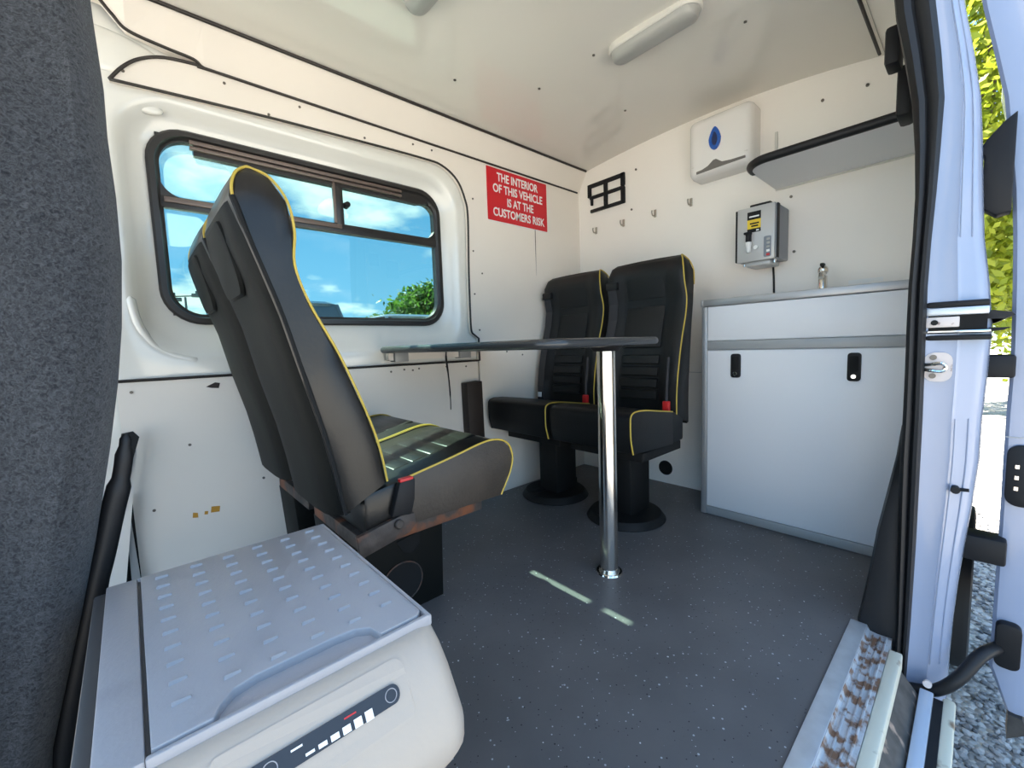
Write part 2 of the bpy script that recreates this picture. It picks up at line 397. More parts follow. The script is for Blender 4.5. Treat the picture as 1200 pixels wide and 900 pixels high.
# lining panels
TOPZ = 1.622
lowp = MB().prism([(-.030, 0.0), (1.252, 0), (1.252, .683), (-.03, .688)], YW, YW+.018)
lp = obj('lining_panel', lowp, 'lining', wall_w); lp['label'] = 'lower white lining panel under the window'
edge_top = smoothpath([(.03, 0, 1.512), (.06, 0, 1.555), (.10, 0, 1.592), (.155, 0, 1.617), (.235, 0, 1.628)], 4)
edge_sur = smoothpath([(1.262, 0, .683), (1.262, 0, .79)], 1)+smoothpath([(1.225, 0, .815), (1.218, 0, .86), (1.220, 0, 1.10), (1.228, 0, 1.35), (1.215, 0, 1.43), (1.175, 0, 1.505), (1.10, 0, 1.548), (1.0, 0, 1.555), (.66, 0, 1.545), (.35, 0, 1.532), (.03, 0, 1.512)], 5)
poly = [(p.x, p.z) for p in edge_top]+[(XR+.01, TOPZ), (XR+.01, 0), (1.254, 0)]+[(p.x, p.z) for p in edge_sur][:-1]
rp = obj('lining_panel', MB().prism(poly, YW, YW+.018), 'lining', wall_w); rp['label'] = 'white lining panel right of the window'
# inclined strip from the wall up to the ceiling
sp = []
up = [(-.10, 1.70), (.03, 1.70), (.075, 1.652), (.16, 1.638), (.225, 1.636), (.25, 1.626), (XR+.01, TOPZ+.004)]
f0 = [(x, YW-(z-1.62)*.25, z) for x, z in up]; f1 = [(x, 1.572, 1.727) for x, z in up]
sm_ = MB().add(f0+f1+[(a, b+.02, c) for a, b, c in f0]+[(a, b+.02, c) for a, b, c in f1],
               [(i, i+1, 7+i+1, 7+i) for i in range(6)]+[(14+i, 21+i, 21+i+1, 14+i+1) for i in range(6)]+[(i, 14+i, 15+i, i+1) for i in range(6)]+[(7+i, 8+i, 22+i, 21+i) for i in range(6)])
obj('lining_strip', sm_, 'lining', wall_w)
# black cover beads along the joints
def bead(n, pts, r, label, m='trimline'):
    return struct('trim_%d' % n, MB().tube(pts, r, 8), m, label)
bead(1, [(-.10, 1.566, 1.7275), (XR-.01, 1.566, 1.7275)], .0056, 'black cover strip along the ceiling edge above the window')
bead(2, [(p.x, YW-.004-max(0, p.z-1.63)*.25, p.z) for p in smoothpath([(.028, 0, 1.702), (.05, 0, 1.678), (.08, 0, 1.653), (.16, 0, 1.643), (.225, 0, 1.638), (.25, 0, 1.624), (.30, 0, 1.6235), (1.0, 0, 1.6235), (2.03, 0, 1.6235)], 6)], .0045, 'black edging strip curving along the upper wall joint')
bead(3, [(p.x, YW-.002, p.z) for p in list(reversed(edge_top))+list(reversed(edge_sur))+[Vector((1.252, 0, .684)), Vector((1.1, 0, .684))]], .0045, 'black rubber edging framing the window recess')
bead(4, [(-.03, YW-.002, .688), (1.245, YW-.002, .684)], .0045, 'black rubber edging under the window recess')
for (x, z) in ((.06, 1.545), (.30, 1.60), (.52, 1.602), (.42, 1.545), (.75, 1.565), (.96, 1.60), (1.262, 1.44), (1.252, 1.2), (1.25, 1.0), (1.27, .83), (1.05, 1.60), (1.55, .70),
               (-.0, .655), (.42, .67), (.80, .66), (.86, .665), (.90, .66), (.93, .665), (1.07, .665), (1.18, .66), (.02, .30), (.31, .33), (.12, .48), (1.44, .72), (.65, 1.636), (1.30, 1.10)):
    yy = YW-(max(0, z-1.63))*.25
    obj('screw', MB().cyl((x, yy+.001, z), (x, yy-.0025, z), .0042, 10), 'screw', wall_w, origin=(x, yy, z))
# scuffs, glue residue and crack on the panels (thin films)
obj('residue', MB().prism([(.155, .253), (.178, .250), (.181, .268), (.158, .272)], YW-.0006, YW+.001), 'orange', wall_w)
obj('residue', MB().prism([(.108, .250), (.122, .247), (.122, .262), (.110, .266)], YW-.0006, YW+.001), 'orange', wall_w)
obj('residue', MB().prism([(.138, .252), (.147, .250), (.149, .260), (.140, .262)], YW-.0006, YW+.001), 'orange', wall_w)
obj('tear', MB().prism([(.175, .655), (.20, .667), (.213, .664), (.208, .648), (.190, .650)], YW-.001, YW+.001), 'card', wall_w)
obj('crack', MB().prism([(1.672, 1.37), (1.676, 1.37), (1.676, 1.30), (1.673, 1.12), (1.671, 1.30)], YW-.0008, YW+.001), 'screw', wall_w)

# window: rubber frame, bars, tinted panes
fr = MB(); YG = 1.70
fo = lambda d, y, r: ring3(.090+d, 1.110-d, .852+d, 1.447-d, r, y)
fr.loft([fo(0, 1.70, .105), fo(0, 1.682, .105), fo(.006, 1.676, .10), fo(.020, 1.676, .09), fo(.024, 1.684, .086), fo(.032, 1.688, .08), fo(.032, 1.715, .08), fo(0, 1.715, .105)], cap0=False, cap1=False)
win = struct('window_1', fr, 'frame_black', 'black framed tinted van window with sliding top pane')
obj('mid_bar', MB().box(.115, 1.085, 1.684, 1.712, 1.207, 1.243, .004), 'frame_black', win)
obj('mid_bar_lip', MB().box(.125, .66, 1.678, 1.686, 1.222, 1.238, .002), 'rail_brown', win)
obj('upright_bar', MB().box(.640, .672, 1.682, 1.712, 1.235, 1.43, .004), 'frame_black', win)
obj('upright_bar_lip', MB().box(.634, .643, 1.680, 1.690, 1.243, 1.395, .002), 'rail_brown', win)
obj('top_bar', MB().prism([(.21, 1.422), (.21, 1.380), (1.0, 1.380), (1.085, 1.40), (1.0, 1.422)], 1.686, 1.712), 'frame_black', win)
obj('top_track', MB().box(.20, .92, 1.674, 1.690, 1.408, 1.420, .002), 'rail_brown', win)
obj('top_track', MB().box(.20, .92, 1.674, 1.690, 1.392, 1.402, .002), 'rail_brown', win)
# corner fillets of the upper panes
def fillet(cx, cz, r, a0):
    c = (cx-math.copysign(r, math.cos(a0+PI/4)) * -1, 0)
    pts = []
    ox, oz = cx-r*math.copysign(1, math.cos(a0+PI/4)), cz-r*math.copysign(1, math.sin(a0+PI/4))
    for i in range(9): a = a0+PI/2*i/8; pts.append((ox+r*math.cos(a), oz+r*math.sin(a)))
    return pts+[(cx, cz)]
for cx, cz, r_, a0 in ((1.082, 1.385, .06, 0), (1.082, 1.240, .055, -PI/2), (.118, 1.425, .085, PI/2), (.118, 1.240, .06, PI), (.118, .880, .05, PI), (1.082, .880, .05, -PI/2)):
    obj('corner_fillet', MB().prism(fillet(cx, cz, r_, a0), 1.686, 1.712), 'frame_black', win)
obj('pane', MB().box(.10, 1.10, 1.700, 1.704, .865, 1.225), 'glass', win)
obj('pane', MB().box(.10, .655, 1.694, 1.698, 1.225, 1.43), 'glass', win)
obj('pane', MB().box(.655, 1.10, 1.700, 1.704, 1.225, 1.43), 'glass', win)
obj('latch_knob', MB().cyl((.682, 1.690, 1.315), (.682, 1.664, 1.315), .0125, 20, .010), 'plastic_black', win)
# printed film on the left end of the window
for pts in ([(.13, 1.26), (.25, 1.25), (.31, 1.30), (.28, 1.375), (.14, 1.37)], [(.12, 1.10), (.20, 1.11), (.22, 1.18), (.16, 1.205), (.12, 1.20)], [(.69, 1.27), (.58, 1.27), (.60, 1.32), (.65, 1.33)]):
    pp = smoothpath([(a, 0, b) for a, b in pts], 5, True)
    zz = 1.692 if pts[0][1] > 1.22 else 1.698
    f_ = obj('printed_film', MB().prism([(p.x, p.z) for p in pp], zz, zz+.0006), 'film_white', win)

# rear partition wall
rw = MB().box(XR, XR+.03, .12, 1.66, 0, 1.80)
wall_r = struct('wall_rear', rw, 'rearlining', 'white rear partition of the van behind the cabinet')
obj('seam', MB().box(XR-.0008, XR+.001, .79, 1.63, .587, .589), 'grey_rail', wall_r)
for y, z, r_ in ((1.09, .081, .034),):
    obj('vent_hole', MB().cyl((XR+.001, y, z), (XR-.002, y, z), r_, 32), 'hole', wall_r)
    pts = [(XR-.002, y+.036*math.cos(a*PI/16), z+.036*math.sin(a*PI/16)) for a in range(32)]
    obj('vent_rim', MB().tube(pts, .0025, 6, True), 'plastic_black', wall_r)
for y, z in ((1.278, 1.445), (.448, 1.638), (.315, 1.633), (.53, 1.09), (.545, 1.31), (1.25, 1.64), (1.02, .70)):
    obj('screw', MB().cyl((XR+.001, y, z), (XR-.004, y, z), .0055, 10), 'screw', wall_r, origin=(XR, y, z))
obj('smear', MB().box(XR-.0006, XR+.001, .25, .35, .935, .95), 'white', wall_r)

# door side: upper lining, header, side wall and pillar
zs = [-.15, -.05, .05, .15, .25, .35, .45, .55, .65, .75, .85, .95, 1.05, 1.15, 1.25, 1.35, 1.45, 1.55, 1.66]
sealR = [.091, .089, .087, .086, .085, .085, .085, .085, .086, .087, .088, .086, .082, .079, .077, .086, .098, .108, .125]
sealL = [.112, .112, .113, .115, .117, .119, .120, .119, .119, .120, .120, .117, .116, .120, .128, .144, .162, .172, .19]
jambR = [.020, .020, .018, .013, .006, -.002, -.008, -.008, -.012, -.014, -.006, .006, .012, .017, .024, .038, .055, .066, .085]
doorL = [-.044, -.044, -.045, -.045, -.045, -.045, -.044, -.044, -.045, -.043, -.040, -.036, -.030, -.020, -.010, .009, .029, .045, .065]
jm = MB()
rows = []
for i, z in enumerate(zs):
    a, b_ = sealR[i], jambR[i]; ln = a-b_
    rows.append([(1.352, a+.01, z), (1.358, a, z), (1.366, a-.25*ln, z), (1.366, a-.5*ln, z), (1.376, a-.56*ln, z), (1.385, b_+.22*ln, z), (1.405, b_+.05*ln, z), (1.43, b_, z), (1.47, b_+.012, z), (1.6, b_+.03, z), (3.4 if z > .16 else 1.60, b_+.04, z), (3.4 if z > .16 else 1.60, a+.01, z), (1.45, a+.0, z)])
jm.loft(rows)
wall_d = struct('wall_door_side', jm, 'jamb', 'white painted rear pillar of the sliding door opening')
# panel seams pressed into the pillar
for k, fr_ in ((0, .56), (1, .30)):
    pts = []
    for i in range(len(zs)):
        if .4 < zs[i] < .9: continue
    for z0, z1 in ((.86, 1.55), (-.12, .62)):
        seg = [(1.3655 if fr_ > .5 else 1.385, sealR[i]-(sealR[i]-jambR[i])*(fr_ if fr_ > .5 else .78), zs[i]) for i in range(len(zs)) if z0 <= zs[i] <= z1]
        obj('pressed_crease', MB().tube(smoothpath(seg, 3), .0016, 6), 'jamb', wall_d)
# rubber seal
sm = MB(); rows = []
for i, z in enumerate(zs):
    a, b_ = sealL[i], sealR[i]; c = (a+b_)/2; h = (a-b_)/2
    rows.append([(1.352, c+h, z), (1.338, c+h*.9, z), (1.330, c+h*.5, z), (1.334, c+h*.15, z), (1.343, c, z), (1.336, c-h*.3, z), (1.335, c-h*.7, z), (1.345, c-h, z), (1.362, c-h, z), (1.362, c+h, z)])
sm.loft(rows)
obj('rubber_seal', sm, 'rubber', wall_d)
# side wall inside the pillar, header and quarter lining
obj('quarter_panel', MB().box(1.46, 3.4, .095, .115, .10, 1.78), 'lining', wall_d)
hd = MB().add([(-.7, .275, 1.722), (2.06, .275, 1.722), (2.06, .165, 1.60), (-.7, .165, 1.60), (-.7, .105, 1.63), (2.06, .105, 1.63), (2.06, .17, 1.90), (-.7, .17, 1.90), (-.7, .275, 1.80), (2.06, .275, 1.80)],
              [(0, 1, 2, 3), (3, 2, 5, 4), (4, 5, 6, 7), (7, 6, 9, 8), (8, 9, 1, 0), (0, 3, 4, 7, 8), (1, 9, 6, 5, 2)])
obj('door_header', hd, 'rearlining', wall_d)
struct('trim_5', MB().tube([(.0, .283, 1.716), (2.035, .283, 1.716)], .0055, 8), 'trimline', 'black cover strip along the ceiling edge above the door')
obj('bulge_trim', MB().box(1.60, 1.70, .155, .185, 1.33, 1.46, .008), 'plastic_black', wall_d)
obj('bulge_trim', MB().box(1.46, 1.53, .165, .195, 1.41, 1.50, .008), 'plastic_black', wall_d)
obj('catch', MB().box(1.70, 1.73, .185, .20, 1.585, 1.61, .003), 'plastic_black', wall_d)
# black foot trim that flares at the bottom of the pillar
ft = MB(); rows = []
for z, yl, x in ((.52, .124, 1.375), (.45, .130, 1.37), (.35, .145, 1.37), (.25, .160, 1.365), (.15, .170, 1.36), (.05, .183, 1.355), (.0, .190, 1.352), (-.03, .186, 1.352)):
    rows.append([(x-.004, .10, z), (x-.012, (yl+.10)/2, z), (x-.006, yl-.006, z), (x+.02, yl, z), (x+.05, yl, z), (x+.05, .10, z)])
ft.loft(rows)
obj('foot_trim', ft, 'rubber', wall_d)
# middle rail of the sliding door and striker
rl = MB().box(1.357, 3.3, -.012, .087, .742, .750, .002).box(1.357, 3.3, -.008, .089, .800, .813, .003)
obj('door_rail_lip', MB().box(1.352, 1.42, -.008, .088, .782, .799, .003), 'sill_alu', wall_d)
obj('door_rail', rl, 'plastic_black', wall_d)
obj('door_rail_lip', MB().box(1.352, 1.42, -.012, .088, .743, .749, .002), 'chrome', wall_d)
obj('rail_groove', MB().box(1.359, 1.40, -.006, .089, .748, .784), 'hole', wall_d)
obj('rail_plate', MB().box(1.354, 1.364, .035, .088, .756, .779, .002), 'pink', wall_d)
obj('rail_bolt', MB().cyl((1.36, .074, .767), (1.352, .074, .767), .006, 16), 'steel_black', wall_d)
obj('rail_end', MB().prism([(-.012, .790), (-.040, .784), (-.045, .777), (-.03, .770), (0, .772)], 1.39, 3.0, 'x'), 'rubber', wall_d)
obj('rail_end', MB().prism([(-.010, .752), (-.040, .752), (-.030, .746), (0, .742)], 1.39, 3.0, 'x'), 'plastic_black', wall_d)
obj('outer_belt', MB().box(1.357, 3.3, -.014, .088, .727, .738, .003), 'plastic_black', wall_d)
st = obj('striker_plate', MB().prism([(a, b) for a, b in rrect(.042, .088, .634, .700, .018, 5)], 1.3575, 1.364, 'x'), 'pink', wall_d)
obj('striker_loop', MB().tube(smoothpath([(1.356, .086, .672), (1.345, .072, .674), (1.342, .058, .676), (1.345, .052, .667), (1.345, .058, .659), (1.345, .075, .660), (1.356, .086, .661)], 4), .0042, 8), 'chrome', wall_d)
for z in (.689, .647): obj('striker_screw', MB().cyl((1.358, .073, z), (1.354, .073, z), .006, 12), 'screw', wall_d)
obj('plug', MB().cyl((1.385, .028, .388), (1.36, .026, .388), .008, 12).cyl((1.372, .028, .388), (1.372, .005, .390), .004, 8), 'plastic_black', wall_d)

# sill and step of the sliding door
sl_ = MB().prism([(.196, -.03), (.196, .003), (.165, .003), (.160, -.006), (.118, -.008), (.118, -.05)], -.12, 1.352, 'x')
sill = struct('trim_6', sl_, 'sill', 'worn rusty metal threshold of the sliding door')
obj('edge_strip', MB().box(-.12, 1.345, .166, .200, .0025, .006, .001), 'sill_alu', sill)
for yy in (.152, .138, .127): obj('sill_ridge', MB().box(-.12, 1.335, yy-.002, yy+.002, -.012, -.0035, .001), 'sill', sill)
obj('sill_lip', MB().box(-.12, 1.30, .094, .118, -.05, -.010, .004), 'sill_cream', sill)
obj('roller_track', MB().prism([(.096, -.16), (.096, -.055), (.062, -.10), (.062, -.16)], -.12, 1.30, 'x'), 'dirty', sill)
obj('step_strip', MB().box(-.12, 1.32, .040, .064, -.14, -.088, .003), 'skirt', sill)
obj('step_groove', MB().box(-.12, 1.32, .024, .042, -.15, -.10), 'plastic_black', sill)
obj('step_edge', MB().box(-.12, 1.34, .004, .026, -.22, -.10, .006), 'sill_cream', sill)
obj('side_skirt', MB().box(-.7, 1.36, .008, .10, -.38, -.15), 'skirt', sill)

# front partition, carpeted, its rounded edge towards the camera
cp = MB(); rows = []
prof = [(.0, -.150), (.17, -.134), (.354, -.088), (.475, -.060), (.612, -.032), (.713, -.014), (.80, -.002), (.904, .007), (1.0, .009), (1.087, .007), (1.158, .009), (1.26, .006), (1.45, .004), (1.72, .004)]
for z, xc in prof:
    row = []
    for k in range(12):
        u = k/11; x = -.27+(xc-.045+.27)*u
        row.append((x, .875+.010*math.sin(z*7+u*6)-.012*u, z))
    for k in range(1, 7):
        a_ = k/6*PI/2; row.append((xc-.045+.045*math.sin(a_), .863+.05-.05*math.cos(a_)+.0, z))
    row += [(xc-.006, .95, z), (xc-.03, .965, z), (-.27, .965, z)]
    rows.append(row)
cp.loft(rows)
wall_f = struct('wall_front', cp, 'carpet', 'dark grey felt-covered front partition at the left edge of the picture')
obj('edge_rubber', MB().tube(smoothpath([(-.012, .925, .63), (-.022, .925, .57), (-.038, .925, .51), (-.056, .925, .44), (-.078, .925, .36), (-.125, .925, .16), (-.145, .925, .0)], 5), [.003]+[.008]*2+[.012]*4+[.016]*24, 10), 'rubber', wall_f)
obj('front_pillar', MB().box(-.85, -.65, .0, .12, -.15, 1.9, .01), 'jamb', wall_f)
obj('cab_floor', MB().box(-1.6, -.10, .05, 1.63, -.03, -.002), 'steel_black', wall_f)
# torn strap and narrow white uprights between partition and window wall
obj('torn_strap', MB().prism([(-.030, .545), (-.006, .548), (.006, .53), (-.022, .44), (-.060, .33), (-.085, .33), (-.050, .46)], 1.585, 1.592), 'rubber', wall_f)
obj('upright', MB().prism([(-.014, .49), (-.003, .49), (-.060, .10), (-.098, .10)], 1.598, 1.612), 'lining', wall_f)
obj('upright', MB().prism([(-.042, .345), (-.034, .345), (-.026, .10), (-.046, .10)], 1.606, 1.616), 'grey_rail', wall_f)
obj('dark_backing', MB().box(-.16, -.025, 1.622, 1.630, 0, .36), 'steel_black', wall_f)

# open sliding door, its leading edge towards the camera
dm = MB(); rows = []
for z, yl in list(zip(zs, doorL)):
    if z < -.1: continue
    rows.append([(1.470, yl, z), (1.463, yl-.006, z), (1.462, yl-.045, z), (1.468, yl-.055, z), (1.470, yl-.10, z), (1.485, yl-.115, z), (2.70, yl-.115, z), (2.70, yl-.075, z), (1.52, yl-.070, z), (1.488, yl-.02, z)])
rows.insert(0, [(1.475, -.075, -.15), (1.465, -.080, -.15), (1.464, -.09, -.15), (1.468, -.10, -.15), (1.470, -.14, -.15), (1.485, -.16, -.15), (2.7, -.16, -.15), (2.7, -.13, -.15), (1.52, -.13, -.15), (1.488, -.09, -.15)])
dm.loft(rows)
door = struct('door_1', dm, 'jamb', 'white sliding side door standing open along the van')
obj('door_seam', MB().box(1.4615, 1.4625, -.165, -.045, .503, .505), 'grey_rail', door)
obj('latch_plate', MB().prism([(a, b) for a, b in rrect(-.098, -.049, .348, .488, .022, 6)], 1.452, 1.464, 'x', .002), 'plastic_black', door)
for z in (.39, .415, .44): obj('contact_pin', MB().box(1.449, 1.453, -.068, -.062, z-.004, z+.004), 'chrome', door)
obj('lower_buffer', MB().prism([(a, b) for a, b in rrect(-.090, -.050, -.035, .072, .014, 5)], 1.440, 1.464, 'x', .004), 'plastic_black', door)
up_b = MB().prism([(-.030, 1.205), (-.012, 1.190), (.012, 1.160), (.018, 1.150), (.018, 1.135), (.014, 1.125), (.016, 1.04), (.012, 1.015), (-.008, .995), (-.03, 1.00)], 1.43, 1.475, 'x', .003)
obj('upper_buffer', up_b, 'plastic_black', door)
obj('mid_bracket', MB().box(1.43, 1.49, -.052, .010, .640, .690, .005), 'plastic_black', door)
obj('low_bracket', MB().box(1.43, 1.49, -.058, .022, .208, .268, .006), 'plastic_black', door)
obj('handle_cup', MB().box(1.455, 1.465, -.09, -.06, 1.42, 1.45, .004), 'plastic_black', door)
arm = smoothpath([(1.345, .112, -.128), (1.345, .085, -.118), (1.350, .040, -.10), (1.355, .005, -.055), (1.40, -.03, .0), (1.46, -.06, .005)], 5)
rr = [.010, .012, .013, .014, .014, .014, .013, .013]+[.013]*20
obj('roller_arm', MB().tube(arm, rr[:len(arm)], 10), 'rubber', door)
obj('roller', MB().cyl((1.33, .115, -.145), (1.33, .115, -.115), .014, 16), 'dirty', door)
obj('arm_bolt', MB().cyl((1.338, .052, -.082), (1.326, .052, -.078), .008, 16), 'pink', door)
obj('bottom_bracket', MB().prism([(-.10, -.15), (-.078, -.148), (-.078, -.21), (-.11, -.18)], 1.45, 1.50, 'x'), 'dirty', door)

# ================================================================== SEATS
F0 = [(.42, .45), (.407, .53), (.38, .621), (.332, .744), (.281, .848), (.259, .921), (.264, .985), (.256, 1.042), (.232, 1.083), (.206, 1.098)]
R0 = [(.315, .40), (.300, .50), (.285, .58), (.255, .70), (.225, .82), (.20, .90), (.176, .975), (.160, 1.035), (.168, 1.075), (.188, 1.096)]
WF = [1, 1, 1, 1, 1, 1, .99, .965, .90, .82]
def seat(name, label, group, loc, rz, rear=False, worn=False, hinge=True):
    W = .385 if rear else .355
    root = empty(name, loc, label, 'seat', group, rz)
    lean = .10 if rear else 0.0
    dep = .05 if rear else 0.0
    lea = 'leather_new' if rear else 'leather'
    def FX(p): return (p[0]-.5+lean*(p[1]-.45)*1.6, p[1])
    F = [FX(p) for p in F0]; R = [FX(p) for p in R0]
    def ring(f, r_, wf, dish=.22):
        w = W/2*wf*.985; pts = []
        def P(u, yy): return (r_[0]+(f[0]-r_[0])*u, yy, r_[1]+(f[1]-r_[1])*u)
        for a in (-1, -.97, -.88, -.72, -.60, -.45, 0, .45, .60, .72, .88, .97, 1):
            b_ = abs(a)
            u = 1-dish if b_ <= .46 else (1-dish*.85 if b_ < .65 else (.99 if b_ < .8 else (1.0 if b_ < .9 else (.97 if b_ < .98 else .90))))
            pts.append(P(u, a*w))
        for a, u in ((1, .5), (1, .10), (.95, 0), (.4, -.03), (-.4, -.03), (-.95, 0), (-1, .10), (-1, .5)):
            pts.append(P(u, a*w))
        return pts
    rings = [ring(F[i], R[i], WF[i], .25 if i < 7 else .1) for i in range(10)]
    # rounded crown
    top = []
    c = Vector((sum(p[0] for p in rings[-1])/21, 0, sum(p[2] for p in rings[-1])/21))
    for s_ in (.72, .3): top.append([tuple(c+(Vector(p)-c)*s_+Vector((0, 0, .006*(1-s_)))) for p in rings[-1]])
    sub = []
    allr = rings+top
    for i in range(len(allr)-1):
        sub.append(allr[i])
        if i < 9: sub.append([tuple((Vector(a)+Vector(b_))/2) for a, b_ in zip(allr[i], allr[i+1])])
    sub.append(allr[-1])
    bk = obj('backrest', MB().loft(sub), lea, root, local=True)
    # piping round the side faces
    for s_ in (-1, 1):
        pts = [(F[i][0]-.002, s_*(W/2*WF[i]*.985-.001), F[i][1]) for i in range(10)]
        pts += [(R[i][0]+.004, s_*(W/2*WF[i]*.985-.001), R[i][1]+.002) for i in (9, 8, 7, 6)]
        if rear and s_ < 0: continue
        obj('piping', MB().tube(smoothpath(pts, 5), .0027, 8), 'piping', bk, local=True)
    # outer shell on the back
    srings = []
    for i in range(8):
        w = W/2*WF[i]*(.97 if i < 7 else .9); x, z = R[i]
        t_ = .022 if i < 4 else (.016 if i < 7 else .006)
        srings.append([(x+.016, -w*.99, z), (x+.003, -w*.97, z-.002), (x-t_*.55, -w*.86, z-.005), (x-t_*.9, -w*.66, z-.007), (x-t_, -w*.35, z-.008), (x-t_, w*.35, z-.008), (x-t_*.9, w*.66, z-.007), (x-t_*.55, w*.86, z-.005), (x+.003, w*.97, z-.002), (x+.016, w*.99, z)])
    shl = obj('back_shell', MB().loft(srings), 'shell', root, local=True)
    hp = [(R[7][0]-.007, R[7][1]-.02), (R[5][0]-.016, R[5][1]-.03)]
    gp = MB(); rr_ = []
    for k, (dx, sc_) in enumerate(((.004, 1), (-.003, .96), (-.005, .85))):
        rr_.append([(hp[1][0]+(hp[0][0]-hp[1][0])*((b_-.0)/1.0)+dx, a*W*.26*sc_, hp[1][1]+(hp[0][1]-hp[1][1])*(.5+(b_-.5)*sc_)) for a, b_ in rrect(-1, 1, 0, 1, .35, 5)])
    obj('grab_pocket', gp.loft(rr_), 'shell', shl, local=True)
    obj('shell_groove', MB().tube(smoothpath([(R[i][0]+.004, -(W/2*WF[i]*.985), R[i][1]) for i in range(8)], 3), .004, 6), 'hole', shl, local=True)
    # padded panels on the front
    def onface(z):
        for i in range(9):
            if F[i][1] <= z <= F[i+1][1]:
                t_ = (z-F[i][1])/(F[i+1][1]-F[i][1]); return F[i][0]+(F[i+1][0]-F[i][0])*t_-.25*.1
        return F[-1][0]
    for z0, z1 in ((.50, .54), (.55, .59), (.60, .64), (.65, .69), (.72, .90), (.93, 1.03)):
        rows = []
        for z, ins in ((z0, .012), (z0+.004, .002), (z1-.004, .002), (z1, .012)):
            x = onface(z); ww = W*.235-ins*.5
            rows.append([(x-.012, -ww, z), (x+.010-ins*.7, -ww, z), (x+.013-ins*.7, -ww+.01, z), (x+.013-ins*.7, ww-.01, z), (x+.010-ins*.7, ww, z), (x-.012, ww, z)])
        obj('back_pad', MB().loft(rows), lea, bk, local=True)
    # cushion
    prof = [(.36, .43), (.47, .447), (.60, .470), (.69, .488), (.738, .490), (.773, .480), (.793, .462), (.803, .430), (.794, .39), (.755, .328), (.465, .332), (.36, .335)]
    if rear: prof = [(.36, .44), (.47, .462), (.60, .480), (.70, .493), (.765, .496), (.795, .490), (.806, .478), (.808, .455), (.806, .40), (.790, .345), (.465, .332), (.36, .335)]
    prof = [(a-.5-(dep*(a-.36)/.45), b_+(0 if not rear else .004)) for a, b_ in prof]
    cu = obj('cushion', MB().prism(prof, -W/2+.004, W/2-.004, 'y', .010), lea, root, local=True)
    for s_ in (-1, 1):
        sp_ = obj('side_panel', MB().prism([(a*.995, b_) for a, b_ in prof[1:10]]+[prof[10]], s_*(W/2-.006), s_*(W/2), 'y', .002), 'leather_worn' if worn else lea, cu, local=True)
        pts = [(a, s_*(W/2-.001), b_+.001) for a, b_ in prof[1:10]]
        if rear and s_ < 0: continue
        obj('piping', MB().tube(smoothpath(pts, 4), .0028, 8), 'piping', cu, local=True)
    for k in range(5):
        x0 = .470+.054*k-.5-dep*(.5*k/4); z_ = .4470+.0096*k+(.004 if rear else 0)
        tilt = Matrix.Translation((x0+.027, 0, z_-.0035)) @ Matrix.Rotation(-.178, 4, 'Y')
        obj('seat_pad', MB().box(-.0255, .0255, -W*.27, W*.27, -.010, .0095, .006, 3, tilt), lea, cu, local=True)
    # recliner bracket, belt buckle, frame
    if hinge:
        obj('hinge_bracket', MB().prism([(-.165, .345), (-.06, .365), (-.025, .362), (-.022, .335), (-.04, .318), (-.16, .295)], -W/2-.010, -W/2+.004, 'y', .002), 'rust', root, local=True)
        obj('hinge_bolt', MB().cyl((-.068, -W/2-.008, .348), (-.068, -W/2-.020, .348), .011, 16, bev=.003), 'rust', root, local=True)
        bc = obj('buckle_cover', MB().prism([(-.085, .370), (-.062, .445), (-.022, .448), (-.026, .400), (-.036, .364)], -W/2-.018, -W/2+.002, 'y', .003), 'plastic_black', root, local=True)
        obj('release_tab', MB().box(-.060, -.026, -W/2-.017, -W/2-.002, .444, .452, .002), 'red', bc, local=True)
    obj('seat_frame', MB().box(-.15, .20-dep, -W/2+.02, W/2-.02, .296, .332, .004), 'rust' if not rear else 'steel_black', root, local=True)
    if not rear:
        ped = obj('pedestal', MB().prism([(-.13, 0), (.155, 0), (.165, .29), (-.15, .30)], -.005, W/2-.01, 'y', .004), 'shell', root, local=True)
        ov = [(.022+.062*math.cos(a*PI/14), .094+.058*math.sin(a*PI/14)) for a in range(28)]
        obj('cutout', MB().prism(ov, -.008, -.004), 'hole', ped, local=True)
        obj('cutout_rim', MB().tube([(a, -.008, b_) for a, b_ in ov], .0022, 6, True), 'rust', ped, local=True)
        obj('cutout', MB().prism([(.01, .215), (.085, .225), (.08, .19), (.055, .17), (.03, .18)], -.008, -.004), 'hole', ped, local=True)
    else:
        obj('pedestal', MB().box(-.10, .05, -.06, .06, .02, .30, .012), 'steel_black', root, local=True)
        obj('base_plate', MB().cyl((.0, 0, 0), (.0, 0, .03), .165, 28, .15, .004), 'steel_black', root, local=True)
        obj('brace', MB().box(-.19, -.165, -.055, -.025, .0, .30, .003).tube([(-.17, -.04, .16), (-.06, -.04, .29)], .012, 8), 'steel_black', root, local=True)
        obj('foot_bar', MB().box(-.20, .12, -.06, -.02, 0, .035, .004), 'steel_black', root, local=True)
        # lap and shoulder belt on the window side
        bl = [(F[i][0]+.004, -W/2*.80, F[i][1]) for i in range(7)]
        rows = [[(x-.001, y-.022, z), (x+.001, y-.022, z), (x+.001, y+.022, z), (x-.001, y+.022, z)] for x, y, z in bl]
        obj('seat_belt', MB().loft(rows, smooth=False), 'belt', root, local=True)
        obj('belt_guide', MB().box(F[6][0]-.01, F[6][0]+.012, -W/2*.8-.03, -W/2*.8+.03, .985, 1.02, .005), 'plastic_black', root, local=True)
        obj('belt_tag', MB().box(-.07, -.064, -W/2*.8-.012, -W/2*.8+.012, .475, .50), 'white', root, local=True)
        bs = obj('buckle_stalk', MB().tube([(-.055, W/2*.82, .46), (-.068, W/2*.80, .56), (-.09, W/2*.78, .68)], .006, 8), 'belt', root, local=True)
